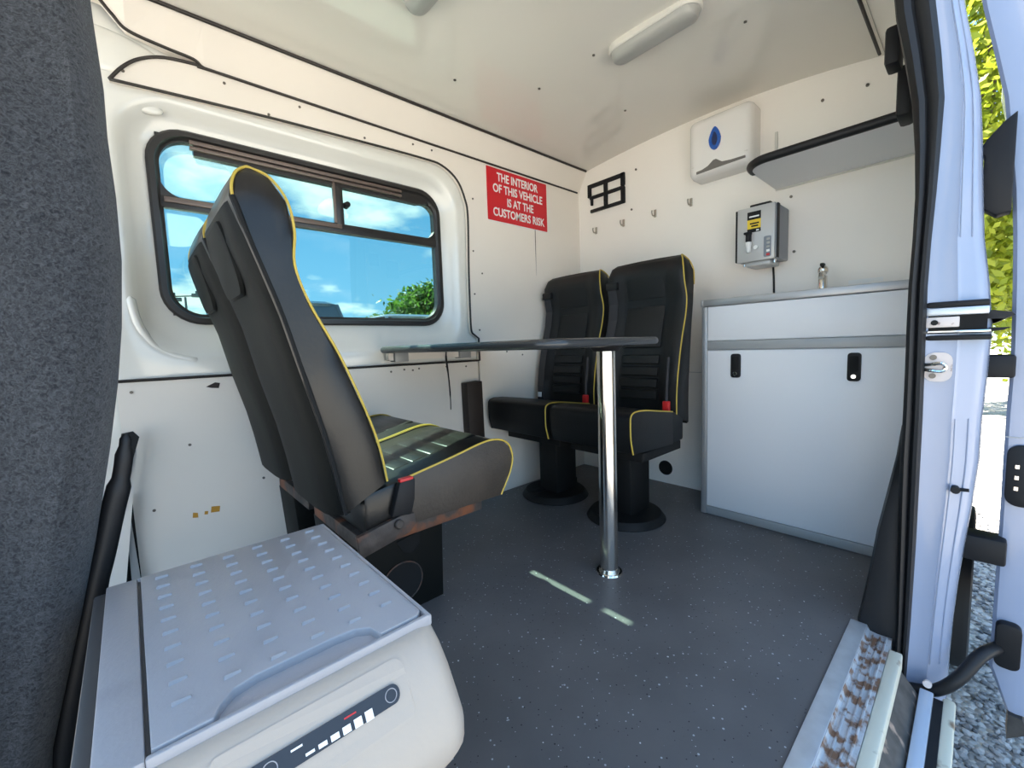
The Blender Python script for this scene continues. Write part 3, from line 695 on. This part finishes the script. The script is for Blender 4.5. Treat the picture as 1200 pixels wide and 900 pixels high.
        obj('buckle', MB().box(-.066, -.048, W/2*.82-.014, W/2*.82+.014, .462, .505, .004), 'red', bs, local=True)
    return root
seat('passenger_seat', 'scuffed black leather seat with yellow piping, nearest the camera beside the cooler box', 'front pair of seats', (.5, 1.0775, 0), 0, worn=True)
seat('passenger_seat', 'black leather seat against the window, half hidden behind the nearest seat', 'front pair of seats', (.5, 1.443, 0), 0, hinge=False)
seat('passenger_seat', 'black seat at the rear wall beside the white cabinet, behind the table leg', 'rear pair of seats', (1.535, 1.001, 0), PI, rear=True, hinge=False)
seat('passenger_seat', 'black seat at the rear wall in the corner under the red sign', 'rear pair of seats', (1.535, 1.408, 0), PI, rear=True, hinge=False)

# ================================================================== TABLE
T = empty('table', (1.11, .79, 0), 'dark narrow table fixed to the window wall on one steel leg', 'table')
tp = rrect(.747, 1.268, .690, 1.615, .055, 8)
tp = [(a, b_) for a, b_ in tp]
tt = obj('table_top', MB().prism(tp, .738, .762, 'z'), 'table', T)
rr_ = [(a, b_, .750) for a, b_ in tp]
obj('edge_band', MB().tube(rr_, .0135, 10, True), 'table_edge', tt)
obj('leg', MB().cyl((1.112, .79, .012), (1.112, .79, .735), .029, 32), 'stainless', T)
obj('leg_collar', MB().cyl((1.112, .79, .722), (1.112, .79, .740), .040, 32, .055), 'plastic_black', T)
obj('foot_flange', MB().cyl((1.112, .79, 0), (1.112, .79, .005), .043, 32, .041).cyl((1.112, .79, .005), (1.112, .79, .016), .034, 32, .031), 'stainless', T)
obj('wall_batten', MB().box(.78, 1.22, 1.60, 1.63, .706, .738, .002), 'lining', T)
obj('wall_bracket', MB().box(.80, .86, 1.585, 1.63, .700, .738, .002), 'grey_rail', T)
obj('wall_bracket', MB().box(1.12, 1.18, 1.585, 1.63, .700, .738, .002), 'grey_rail', T)
tag(obj('hanging_strap', MB().tube(smoothpath([(1.028, 1.56, .738), (1.026, 1.56, .70), (1.034, 1.56, .62), (1.038, 1.56, .53), (1.037, 1.56, .478)], 5), [.006]*4+[.008]*5+[.006]*6+[.004]*6, 8, flat=.25), 'rubber', origin=(1.03, 1.56, .738)), 'black strap dangling below the table by the window wall', 'strap')
tag(obj('belt_reel_cover', MB().prism([(1.145, .585), (1.235, .588), (1.238, .30), (1.19, .26), (1.15, .26)], YW-.05, YW-.001, 'y', .004), 'card', origin=(1.19, YW, .26)), 'dark brown upright cover on the wall beside the corner seat', 'cover')

# ================================================================== CABINET
K = empty('cabinet', (1.92, .47, 0), 'white laminate cabinet with two black latches on the rear wall', 'cabinet')
XC = 1.79
obj('body', MB().box(XC+.012, XR-.001, .150, .785, .0, .878), 'cab', K)
obj('corner_post', MB().box(XC-.002, XC+.02, .766, .790, 0, .880, .004), 'alu', K)
obj('kick_strip', MB().box(XC-.001, XC+.015, .150, .767, .002, .036, .002), 'grey_rail', K)
d_ = obj('door', MB().box(XC, XC+.015, .150, .765, .038, .700, .002), 'cab', K)
obj('rail', MB().box(XC-.004, XC+.015, .150, .767, .703, .738, .003), 'grey_rail', K)
obj('fascia', MB().box(XC, XC+.015, .150, .765, .740, .878, .002), 'cab', K)
for y in (.653, .282):
    l_ = obj('latch', MB().prism(rrect(y-.018, y+.018, .591, .686, .010, 5), XC-.008, XC+.002, 'x', .002), 'plastic_black', d_)
    obj('latch_lever', MB().prism(rrect(y-.012, y+.012, .622, .676, .006, 4), XC-.011, XC-.006, 'x', .001), 'hole', l_)
    obj('keyhole', MB().cyl((XC-.007, y, .607), (XC-.012, y, .607), .0075, 18, bev=.001), 'chrome', l_)
wt = empty('worktop', (1.92, .47, .88), 'pale worktop with grey metal edging on the cabinet', 'worktop')
obj('board', MB().box(XC+.004, XR-.001, .150, .783, .880, .905, .002), 'cab', wt)
obj('edge_strip', MB().box(XC-.006, XC+.008, .150, .785, .8805, .908, .003), 'alu', wt)
obj('edge_strip', MB().box(XC-.006, XR-.002, .780, .792, .8805, .908, .003), 'alu', wt)
tpz = empty('tap', (1.93, .405, .905), 'small chrome tap standing on the worktop', 'tap')
obj('tap_body', MB().cyl((1.93, .405, .905), (1.93, .405, .965), .016, 20, .013, .002), 'chrome', tpz)
obj('spout', MB().tube(smoothpath([(1.93, .405, .955), (1.91, .402, .972), (1.885, .40, .970), (1.868, .398, .952)], 5), .0085, 12), 'chrome', tpz)
obj('tap_head', MB().ball((1.93, .405, .985), .017, 1, 1, 1.1, 3), 'chrome', tpz)
obj('lever', MB().box(1.905, 1.935, .399, .411, .998, 1.010, .003), 'steel_black', tpz)

# ================================================================== ON THE REAR WALL
# water boiler
B = empty('water_boiler', (1.98, .625, 1.05), 'grey wall-mounted water boiler with yellow label above the worktop', 'boiler')
obj('casing', MB().box(1.905, XR-.002, .550, .698, 1.055, 1.262, .006), 'boiler_side', B)
fp = obj('front_panel', MB().box(1.896, 1.912, .556, .694, 1.052, 1.266, .005), 'boiler', B)
obj('side_strip', MB().box(1.897, 1.93, .693, .7005, 1.056, 1.262, .002), 'plastic_black', B)
obj('side_strip', MB().box(1.900, 1.925, .5475, .552, 1.056, 1.262, .002), 'plastic_black', B)
obj('top_handle', MB().box(1.905, 1.93, .575, .650, 1.264, 1.276, .003), 'plastic_black', B)
obj('drip_tray', MB().box(1.915, 2.03, .575, .670, 1.036, 1.056, .006), 'boiler', B)
for y in (.675, .590, .565): obj('foot_screw', MB().cyl((1.93, y, 1.054), (1.93, y, 1.040), .006, 12), 'chrome', B)
obj('label_dark', MB().box(1.8945, 1.8970, .606, .655, 1.215, 1.246), 'steel_black', fp)
obj('label_yellow', MB().box(1.8945, 1.8970, .606, .655, 1.180, 1.215), 'yellow', fp)
obj('label_dark', MB().box(1.8945, 1.8970, .606, .655, 1.166, 1.180), 'steel_black', fp)
for y0, y1, z in ((.612, .648, 1.227), (.612, .645, 1.2), (.615, .64, 1.19), (.612, .622, 1.172)):
    obj('print', MB().box(1.8938, 1.8950, y0, y1, z-.0028, z+.0028), 'white' if z > 1.22 or z < 1.18 else 'steel_black', fp)
tpb = obj('dispensing_tap', MB().cyl((1.885, .646, 1.128), (1.885, .646, 1.088), .012, 16, .008), 'white', fp)
obj('tap_lever', MB().box(1.872, 1.897, .638, .654, 1.128, 1.160, .003).box(1.868, 1.897, .636, .660, 1.157, 1.166, .003), 'plastic_black', tpb)
obj('dial', MB().cyl((1.897, .622, 1.105), (1.889, .622, 1.105), .008, 16), 'white', fp)
bp_ = obj('button_panel', MB().prism(rrect(.568, .594, 1.062, 1.142, .006, 4), 1.8935, 1.8975, 'x'), 'boiler_side', fp)
for k, mm in enumerate(('lampshade', 'lampshade', 'lampshade', 'white', 'red')):
    obj('button', MB().box(1.892, 1.894, .572, .584, 1.130-.015*k-.004, 1.130-.015*k+.005, .001), mm, bp_)
obj('cable', MB().tube(smoothpath([(2.035, .602, 1.055), (2.042, .600, 1.0), (2.044, .598, .91)], 4), .004, 8), 'plastic_black', B)

# paper towel dispenser
D = empty('towel_dispenser', (2.0, .79, 1.46), 'white paper towel dispenser with a blue drop window', 'dispenser')
dl = []
for x, y0, y1, z0, z1, r_ in ((XR-.001, .662, .922, 1.462, 1.708, .02), (1.985, .662, .922, 1.462, 1.708, .02), (1.962, .664, .920, 1.466, 1.706, .022), (1.950, .672, .912, 1.478, 1.698, .024), (1.945, .690, .895, 1.498, 1.680, .026)):
    dl.append([(x, a, b_) for a, b_ in rrect(y0, y1, z0, z1, r_, 5)])
dsp = obj('cover', MB().loft(dl), 'disp', D)
obj('cover_lip', MB().box(1.946, 1.957, .676, .908, 1.508, 1.512, .001), 'lampbase', dsp)
slot = [(.885, 1.478), (.684, 1.484), (.684, 1.492), (.74, 1.493), (.775, 1.497), (.80, 1.516), (.812, 1.515), (.835, 1.497), (.86, 1.489), (.885, 1.487)]
obj('towel_slot', MB().prism(slot, 1.943, 1.957, 'x'), 'disp_grey', dsp)
drop = []
for k in range(28):
    a = 2*PI*k/28; rr2 = 1.0
    yy = .805+.025*math.sin(a)*(1-.35*max(0, math.cos(a))); zz = 1.602+.047*math.cos(a)
    drop.append((yy, zz))
dr_ = obj('drop_window', MB().prism(drop, 1.939, 1.950, 'x'), 'blue', dsp)
obj('drop_core', MB().prism([(.805+(a-.805)*.45, 1.600+(b_-1.602)*.6) for a, b_ in drop], 1.937, 1.9395, 'x'), 'blue_dark', dr_)

# shelf
S = empty('wall_shelf', (1.87, .38, 1.353), 'grey wall shelf with a thick black rounded edge', 'shelf')
sp_ = [(XR-.001, .15), (1.70, .15)]+[(1.70+.075-.075*math.cos(a*PI/16), .525+.075*math.sin(a*PI/16)) for a in range(9)]+[(XR-.001, .60)]
obj('board', MB().prism(sp_, 1.353, 1.378, 'z'), 'cab', S)
ed = [(a, b_, 1.366) for a, b_ in sp_[1:-1]]+[(1.80, .602, 1.366)]
obj('edge_band', MB().tube(ed, .0145, 10), 'rubber', S)
obj('shelf_bracket', MB().box(XR-.010, XR-.001, .596, .606, 1.37, 1.58, .002), 'lampbase', S)
obj('shelf_bracket', MB().prism([(XR-.004, 1.378), (XR-.004, 1.50), (XR-.09, 1.378)], .604, .608, 'y'), 'disp', S)
obj('wall_bead', MB().tube([(XR-.004, .15, 1.350), (XR-.004, .60, 1.350)], .004, 6), 'lampbase', S)

# black grid holder on the wall
G = MB()
def bar(y0, z0, y1, z1, r=.011): G.box(XR-.016, XR-.001, min(y0, y1)-r, max(y0, y1)+r, min(z0, z1)-r, max(z0, z1)+r, .004)
bar(1.545, 1.635, 1.325, 1.635); bar(1.535, 1.570, 1.325, 1.572, .008); bar(1.53, 1.497, 1.325, 1.497, .009)
bar(1.545, 1.635, 1.545, 1.585); bar(1.53, 1.56, 1.53, 1.535, .007); bar(1.435, 1.63, 1.435, 1.50, .011); bar(1.325, 1.635, 1.325, 1.592, .012); bar(1.325, 1.562, 1.325, 1.50, .012)
tag(obj('grid_holder', G, 'plastic_black', origin=(XR, 1.43, 1.49)), 'black plastic four-opening holder on the rear wall by the sign', 'holder')
for (y, z, lab) in ((1.508, 1.383, 'small metal coat hook nearest the corner, below the black holder'), (1.327, 1.384, 'small metal coat hook, second from the corner'),
                    (1.142, 1.388, 'small metal coat hook, third from the corner'), (.957, 1.394, 'small metal coat hook just below the towel dispenser')):
    tag(obj('coat_hook', MB().box(XR-.004, XR-.0005, y-.007, y+.007, z-.016, z+.022, .002).tube(smoothpath([(XR-.003, y, z-.006), (XR-.022, y+.002, z-.010), (XR-.028, y+.004, z+.004), (XR-.026, y+.004, z+.014)], 4), .0035, 8), 'copper', origin=(XR, y, z)), lab, 'hook', 'coat hooks on the rear wall')

# red sign with lettering
SG = empty('warning_sign', (1.557, YW, 1.36), 'red warning sign with white capitals in the upper corner', 'sign')
obj('board', MB().box(1.350, 1.766, YW-.0035, YW-.0004, 1.362, 1.612), 'red_sign', SG)
obj('border', MB().box(1.349, 1.767, YW-.003, YW-.0004, 1.360, 1.364), 'white', SG)
def text_obj(name, body, size, loc, parent, m, width=None):
    cu = bpy.data.curves.new(name, 'FONT'); cu.body = body; cu.size = size; cu.align_x = 'CENTER'; cu.align_y = 'CENTER'; cu.offset = size*.022; cu.extrude = .0003; cu.resolution_u = 3
    o = bpy.data.objects.new('tmp', cu); COL.objects.link(o)
    dg = bpy.context.evaluated_depsgraph_get(); me = bpy.data.meshes.new_from_object(o.evaluated_get(dg))
    bpy.data.objects.remove(o)
    xs = [v.co.x for v in me.vertices]; sx = (width/(max(xs)-min(xs))) if width else 1
    for v in me.vertices: v.co = Vector((v.co.x*sx, -v.co.z, v.co.y))
    me.materials.clear(); me.materials.append(MT[m]); me.name = name
    r_ = bpy.data.objects.new(name, me); COL.objects.link(r_); r_.parent = parent; r_.location = Vector(loc)-wloc(parent)
    return r_
for body, xc, z, wd in (('THE INTERIOR', 1.555, 1.572, .285), ('OF THIS VEHICLE', 1.558, 1.517, .345), ('IS AT THE', 1.568, 1.460, .185), ('CUSTOMERS RISK', 1.562, 1.404, .362)):
    text_obj('lettering', body, .056, (xc, YW-.0042, z), SG, 'white', wd)

# ceiling lamps (switched off)
def lamp(x, y0, y1, label):
    zc = ceil_z((y0+y1)/2); o = empty('ceiling_lamp', (x, (y0+y1)/2, zc), label, 'lamp', 'ceiling lamps')
    def cap(w, ins, z):
        r_ = w/2; pts = []
        for i in range(13): a = PI*i/12; pts.append((x+r_*math.cos(a), y1-w/2-ins+r_*math.sin(a), z))
        for i in range(13): a = PI+PI*i/12; pts.append((x+r_*math.cos(a), y0+w/2+ins+r_*math.sin(a), z))
        return pts
    obj('base', MB().loft([cap(.092, 0, zc+.012), cap(.092, 0, zc-.016), cap(.084, .003, zc-.020)]), 'lampbase', o)
    obj('diffuser', MB().loft([cap(.080, .006, zc-.018), cap(.074, .010, zc-.032), cap(.056, .016, zc-.042), cap(.03, .03, zc-.046)]), 'lampshade', o)
lamp(1.362, .605, .925, 'long rounded ceiling lamp fitting near the rear wall')
lamp(.706, .86, 1.175, 'ceiling lamp fitting cut off by the top of the picture')

# ================================================================== COOLER BOX
C0 = empty('cooler_box', (.10, .63, 0), 'pale electric cooler box with a ribbed blue-grey lid', 'cooler box')
def cr(x0, x1, y0, y1, r_, z): return [(a, b_, z) for a, b_ in rrect(x0, x1, y0, y1, r_, 5)]
body = MB().loft([cr(-.054, .256, .380, .850, .035, .286), cr(-.058, .263, .376, .850, .035, .296), cr(-.058, .266, .380, .850, .035, .315), cr(-.058, .264, .388, .850, .034, .335), cr(-.056, .261, .402, .848, .032, .365), cr(-.054, .258, .416, .846, .03, .388), cr(-.052, .255, .432, .844, .028, .405), cr(-.050, .250, .446, .842, .025, .411)])
cb_ = obj('body', body, 'cool_body', C0)
obj('base', MB().loft([cr(-.042, .236, .415, .84, .03, 0), cr(-.048, .244, .395, .843, .033, .20), cr(-.048, .246, .390, .843, .033, .290)]), 'cool_dark', C0)
obj('rear_strip', MB().box(-.052, -.018, .450, .845, .405, .4185, .002), 'lid', C0)
obj('side_ledge', MB().box(-.066, -.0505, .42, .845, .30, .411, .004), 'cool_dark', C0)
# lid with a finger recess in its front edge
rec = [(.030, .455), (.036, .468), (.050, .482), (.070, .487), (.150, .487), (.172, .484), (.186, .474), (.190, .455)]
lidp = [(-.014, .455)]+rec+[(.238, .455), (.246, .463), (.246, .828), (.240, .836), (-.014, .836)]
lid = obj('lid', MB().prism(lidp, .408, .4225, 'z', .0015), 'lid', C0)
obj('lid_rim', MB().box(-.018, .250, .447, .453, .406, .4205, .002).box(.248, .254, .447, .842, .406, .4195, .002).box(-.018, .254, .838, .843, .406, .4195, .002), 'lid', C0)
obj('rear_gap_shade', MB().box(-.05, .25, .8435, .8545, .34, .4135, .002), 'cool_dark', C0)  # dark strip standing in for the shaded gap behind the lid
obj('hinge_gap', MB().box(-.0175, -.0145, .45, .842, .405, .4145), 'cool_dark', C0)
obj('finger_recess', MB().prism(rec, .404, .4125, 'z'), 'lid', lid)
tick = MB().add([(-.008, -.004, 0), (.008, -.002, 0), (.008, .004, 0), (-.008, .003, 0), (-.0070, -.0030, .0048), (.0070, -.0014, .0030), (.0072, .003, .0008), (-.007, .002, .0014)],
                [(3, 2, 1, 0), (4, 5, 6, 7), (0, 1, 5, 4), (1, 2, 6, 5), (2, 3, 7, 6), (3, 0, 4, 7)])
t0 = obj('grip_tick', tick, 'lid', lid, local=True)
first = True
for i in range(6):
    for j in range(10):
        x = .010+.042*i; y = .500+.0345*j+(.004 if i % 2 else 0)
        if y > .828: continue
        o = t0 if first else t0.copy()
        if not first: COL.objects.link(o); o.parent = lid
        first = False
        o.location = Vector((x, y, .4222))-wloc(lid)
# sloping control panel on the front
def slope(u, v, off=0):   # u along x, v height on the sloping front
    seg = [(.388, .335), (.402, .365), (.416, .388), (.432, .405), (.446, .411)]
    for (ya, za), (yb, zb) in zip(seg, seg[1:]):
        if v <= zb or zb == .411:
            k = (v-za)/(zb-za); y = ya+(yb-ya)*k
            n = Vector((0, -(zb-za), yb-ya)).normalized(); return Vector((u, y, v))+n*off
def patch(x0, x1, v0, v1, r_, off, n=6):
    rows = []
    ring_ = rrect(x0, x1, v0, v1, r_, 6)
    m_ = MB(); top_ = [slope(a, b_, off) for a, b_ in ring_]; bot = [slope(a, b_, -.004) for a, b_ in ring_]
    m_.loft([bot, top_], smooth=False); return m_
pn = obj('control_panel', patch(.018, .200, .352, .4035, .010, .0012), 'cool_body', C0)
cs = obj('control_strip', patch(.028, .188, .372, .388, .0078, .0022), 'ctrl', pn)
ringp = lambda cx, cz, r_: [slope(cx+r_*math.cos(a*PI/10), cz+r_*math.sin(a*PI/10)*.85, .0026) for a in range(20)]
obj('button', MB().tube(ringp(.178, .380, .0062), .0005, 5, True), 'lid', cs)
obj('button', MB().tube(ringp(.062, .380, .0062), .0005, 5, True), 'lid', cs)
for k in range(6):
    x = .095+.0115*k; h = .0010+.0006*k
    obj('level_mark', MB().loft([[slope(x+a, .3755+b_, q) for a, b_ in ((-.004, -h), (.004, -h), (.004, h), (-.004, h))] for q in (.002, .0027)], smooth=False), 'white', cs)
obj('print', MB().loft([[slope(.085+a, .3835+b_, q) for a, b_ in ((-.005, -.0007), (.005, -.0007), (.005, .0007), (-.005, .0007))] for q in (.002, .0027)], smooth=False), 'white', cs)
obj('print', MB().loft([[slope(.135+a, .3835+b_, q) for a, b_ in ((-.006, -.0006), (.006, -.0006), (.006, .0006), (-.006, .0006))] for q in (.002, .0027)], smooth=False), 'red', cs)

# ================================================================== OUTSIDE
ground = struct('ground', MB().box(-40, 60, -40, 60, GZ-.05, GZ), 'gravel', 'grey gravel yard around the van')
# loose stones close to the door
import numpy as np
rng = np.random.default_rng(3)
bm = bmesh.new(); bmesh.ops.create_icosphere(bm, subdivisions=1, radius=1)
bv = np.array([v.co[:] for v in bm.verts]); bm.verts.index_update(); bf = np.array([[v.index for v in f.verts] for f in bm.faces]); bm.free()
bm = bmesh.new(); bmesh.ops.create_icosphere(bm, subdivisions=0 or 1, radius=1); bm.free()
n = 9000
px = rng.uniform(1.0, 4.6, n); py = rng.uniform(-.9, .35, n)
keep = ~((np.abs(px-2.45) < .36) & (py > -.04)); px = px[keep]; py = py[keep]; n = len(px)
sz = rng.uniform(.006, .014, n); rot = rng.uniform(0, 2*PI, n)
S3 = np.stack([sz*rng.uniform(.8, 1.6, n), sz*rng.uniform(.7, 1.1, n), sz*rng.uniform(.45, .8, n)], 1)
V = bv[None]*S3[:, None]*rng.uniform(.8, 1.15, (n, len(bv), 1))
ca, sa = np.cos(rot)[:, None], np.sin(rot)[:, None]
V = np.stack([V[..., 0]*ca-V[..., 1]*sa+px[:, None], V[..., 0]*sa+V[..., 1]*ca+py[:, None], V[..., 2]+GZ+sz[:, None]*.35], 2).reshape(-1, 3)
Fc = (bf[None]+np.arange(n)[:, None, None]*len(bv)).reshape(-1, 3)
me = bpy.data.meshes.new('gravel_stones'); me.from_pydata(V.tolist(), [], Fc.tolist()); me.materials.append(MT['stone'])
go = bpy.data.objects.new('gravel_stones', me); COL.objects.link(go); tag(go, 'loose angular grey gravel stones on the ground by the door', 'gravel', kind='stuff')

# rear wheel of the van
Wt = empty('van_wheel', (2.45, .065, GZ), 'black rear tyre of the van seen past the door pillar', 'wheel')
prof_w = [(-.07, .19), (-.08, .23), (-.08, .28), (-.075, .312), (-.06, .32), (.06, .32), (.075, .312), (.08, .28), (.08, .23), (.07, .19)]
rings_ = [[(2.45+r_*math.cos(a*2*PI/40), .065+y, GZ+.32+r_*math.sin(a*2*PI/40)) for y, r_ in prof_w] for a in range(41)]
obj('tyre', MB().loft(rings_, cap0=False, cap1=False), 'tyre', Wt)
obj('hub', MB().cyl((2.45, .0, GZ+.32), (2.45, .14, GZ+.32), .195, 28), 'grey_rail', Wt)

# trees
def tree(name, label, loc, h, rx, rzz, n, size, m, seed, trunk=.16, low=.25, group='trees outside'):
    rg = np.random.default_rng(seed); o = empty(name, loc, label, 'tree', group)
    x, y, z = loc
    tk = MB().tube([(x, y, z), (x+.1, y+.05, z+h*.3), (x-.05, y, z+h*.6), (x, y+.05, z+h*.85)], [trunk, trunk*.8, trunk*.5, trunk*.2], 10)
    for k in range(7):
        a = k*2.4; zz = z+h*(low+.08*k)
        tk.tube([(x, y, zz), (x+rx*.4*math.cos(a), y+rx*.4*math.sin(a), zz+h*.12), (x+rx*.75*math.cos(a), y+rx*.75*math.sin(a), zz+h*.2)], [trunk*.4, trunk*.25, trunk*.08], 6)
    obj('trunk', tk, 'bark', o)
    # clumps of leaf blades
    nc = 60; cd = rg.normal(size=(nc, 3)); cd /= np.linalg.norm(cd, axis=1)[:, None]; cr_ = rg.uniform(.45, 1, nc)**.6
    cc = cd*cr_[:, None]*np.array([rx, rx, rzz])*.85
    idx = rg.integers(0, nc, n); P = cc[idx]+rg.normal(size=(n, 3))*np.array([rx, rx, rzz])*.14
    P += np.array([0, 0, h-rzz]); P = P[P[:, 2] > .15]; n2 = len(P)
    d1 = rg.normal(size=(n2, 3)); d1 /= np.linalg.norm(d1, axis=1)[:, None]
    d2 = np.cross(d1, rg.normal(size=(n2, 3))); d2 /= np.linalg.norm(d2, axis=1)[:, None]
    s_ = size*rg.uniform(.6, 1.3, n2)[:, None]
    V = np.stack([P-d1*s_, P+d2*s_*.5, P+d1*s_, P-d2*s_*.5], 1).reshape(-1, 3)
    me = bpy.data.meshes.new('foliage'); me.from_pydata(V.tolist(), [], np.arange(n2*4).reshape(-1, 4).tolist()); me.materials.append(MT[m])
    f_ = bpy.data.objects.new('foliage', me); COL.objects.link(f_); f_.parent = o; f_['kind'] = 'stuff'
    return o
tree('lime_tree', 'bright lime-green tree seen between the pillar and the open door', (10.0, .1, GZ), 8.5, 3.2, 3.6, 46000, .075, 'leaf_lime', 1)
tree('leafy_tree', 'low yellow-green tree behind the door gap near the ground', (17.6, -1.6, GZ), 6.5, 3.2, 2.9, 24000, .10, 'leaf_lime', 2, low=.1)
tree('broad_tree', 'dark green round tree seen through the right end of the window', (16.3, 25.0, GZ), 5.6, 4.3, 2.5, 22000, .20, 'leaf_green', 4, low=.2)
tree('hedge_tree', 'far green tree low behind the parked cars', (9.0, 33.0, GZ), 4.2, 3.0, 1.9, 9000, .22, 'leaf_green', 5, low=.2)

# floodlight mast far away
PL = empty('floodlight_mast', (3.55, 40, GZ), 'distant grey mast with floodlights seen low in the window', 'lamp post')
obj('mast', MB().tube([(3.55, 40, GZ), (3.6, 40, 5.2)], [.12, .07], 10), 'pole', PL)
for dx, dz in ((-.9, .25), (-.55, -.1), (.7, .25), (.95, .45)):
    obj('floodlight', MB().box(3.6+dx-.32, 3.6+dx+.32, 39.8, 40.1, 5.1+dz-.14, 5.1+dz+.14, .04), 'pole', PL)
obj('cross_arm', MB().tube([(2.6, 40, 5.2), (4.5, 40, 5.35)], .05, 8), 'pole', PL)

# parked cars beyond the window
def car(name, label, x, y, top, m, seedz=0):
    o = empty(name, (x, y+2.2, GZ), label, 'car', 'parked cars')
    H = top-GZ
    def sec(yy, hw, z0, z1): return [(a+x, yy+y, b_+GZ) for a, b_ in rrect(-hw, hw, z0, z1, .12, 4)]
    obj('body', MB().loft([sec(.0, .80, .35, .72), sec(.12, .90, .28, .86), sec(1.2, .93, .24, 1.02), sec(3.2, .93, .24, 1.05), sec(4.3, .90, .28, 1.0), sec(4.45, .82, .35, .85)]), m, o)
    cab_ = MB().loft([[(a*w+x, yy+y, zz+GZ) for a, (yy, w, zz) in zip((-1, -1, 1, 1), ((.95, .84, 1.0), (4.25, .84, 1.0), (4.25, .84, 1.0), (.95, .84, 1.0)))],
                      [(a*w+x, yy+y, zz+GZ) for a, (yy, w, zz) in zip((-1, -1, 1, 1), ((1.65, .72, H-.08), (3.95, .72, H-.08), (3.95, .72, H-.08), (1.65, .72, H-.08)))]], smooth=False)
    obj('glasshouse', cab_, 'car_glass', o)
    rf = [[(a+x, b_+y, z+GZ) for a, b_ in rrect(-w, w, y0, y1, .18, 5)] for w, y0, y1, z in ((.74, 1.62, 3.98, H-.10), (.75, 1.60, 4.0, H-.06), (.70, 1.68, 3.92, H-.02), (.5, 1.9, 3.7, H))]
    obj('roof', MB().loft(rf), m, o)
    for sx in (-1, 1):
        obj('pillar', MB().tube([(x+sx*.83, y+.98, GZ+1.02), (x+sx*.73, y+1.66, GZ+H-.08)], .035, 8), m, o)
        obj('pillar', MB().tube([(x+sx*.83, y+4.2, GZ+1.02), (x+sx*.73, y+3.95, GZ+H-.08)], .05, 8), m, o)
        obj('mirror', MB().ball((x+sx*.98, y+1.25, GZ+1.12), .11, 1, .6, .8, 2), m, o)
        for wy in (.85, 3.6):
            obj('wheel', MB().cyl((x+sx*.72, y+wy, GZ+.35), (x+sx*.92, y+wy, GZ+.35), .35, 24, bev=.04), 'tyre', o)
        obj('headlamp', MB().ball((x+sx*.68, y+.10, GZ+.72), .12, 1.1, .5, .7, 2), 'lampshade', o)
    return o
car('parked_car', 'dark green parked car seen low through the window', 1.84, 5.35, 1.57, 'car_dark')
car('parked_car', 'silver-grey parked car seen low at the right end of the window', 4.20, 5.45, 1.41, 'car_silver')
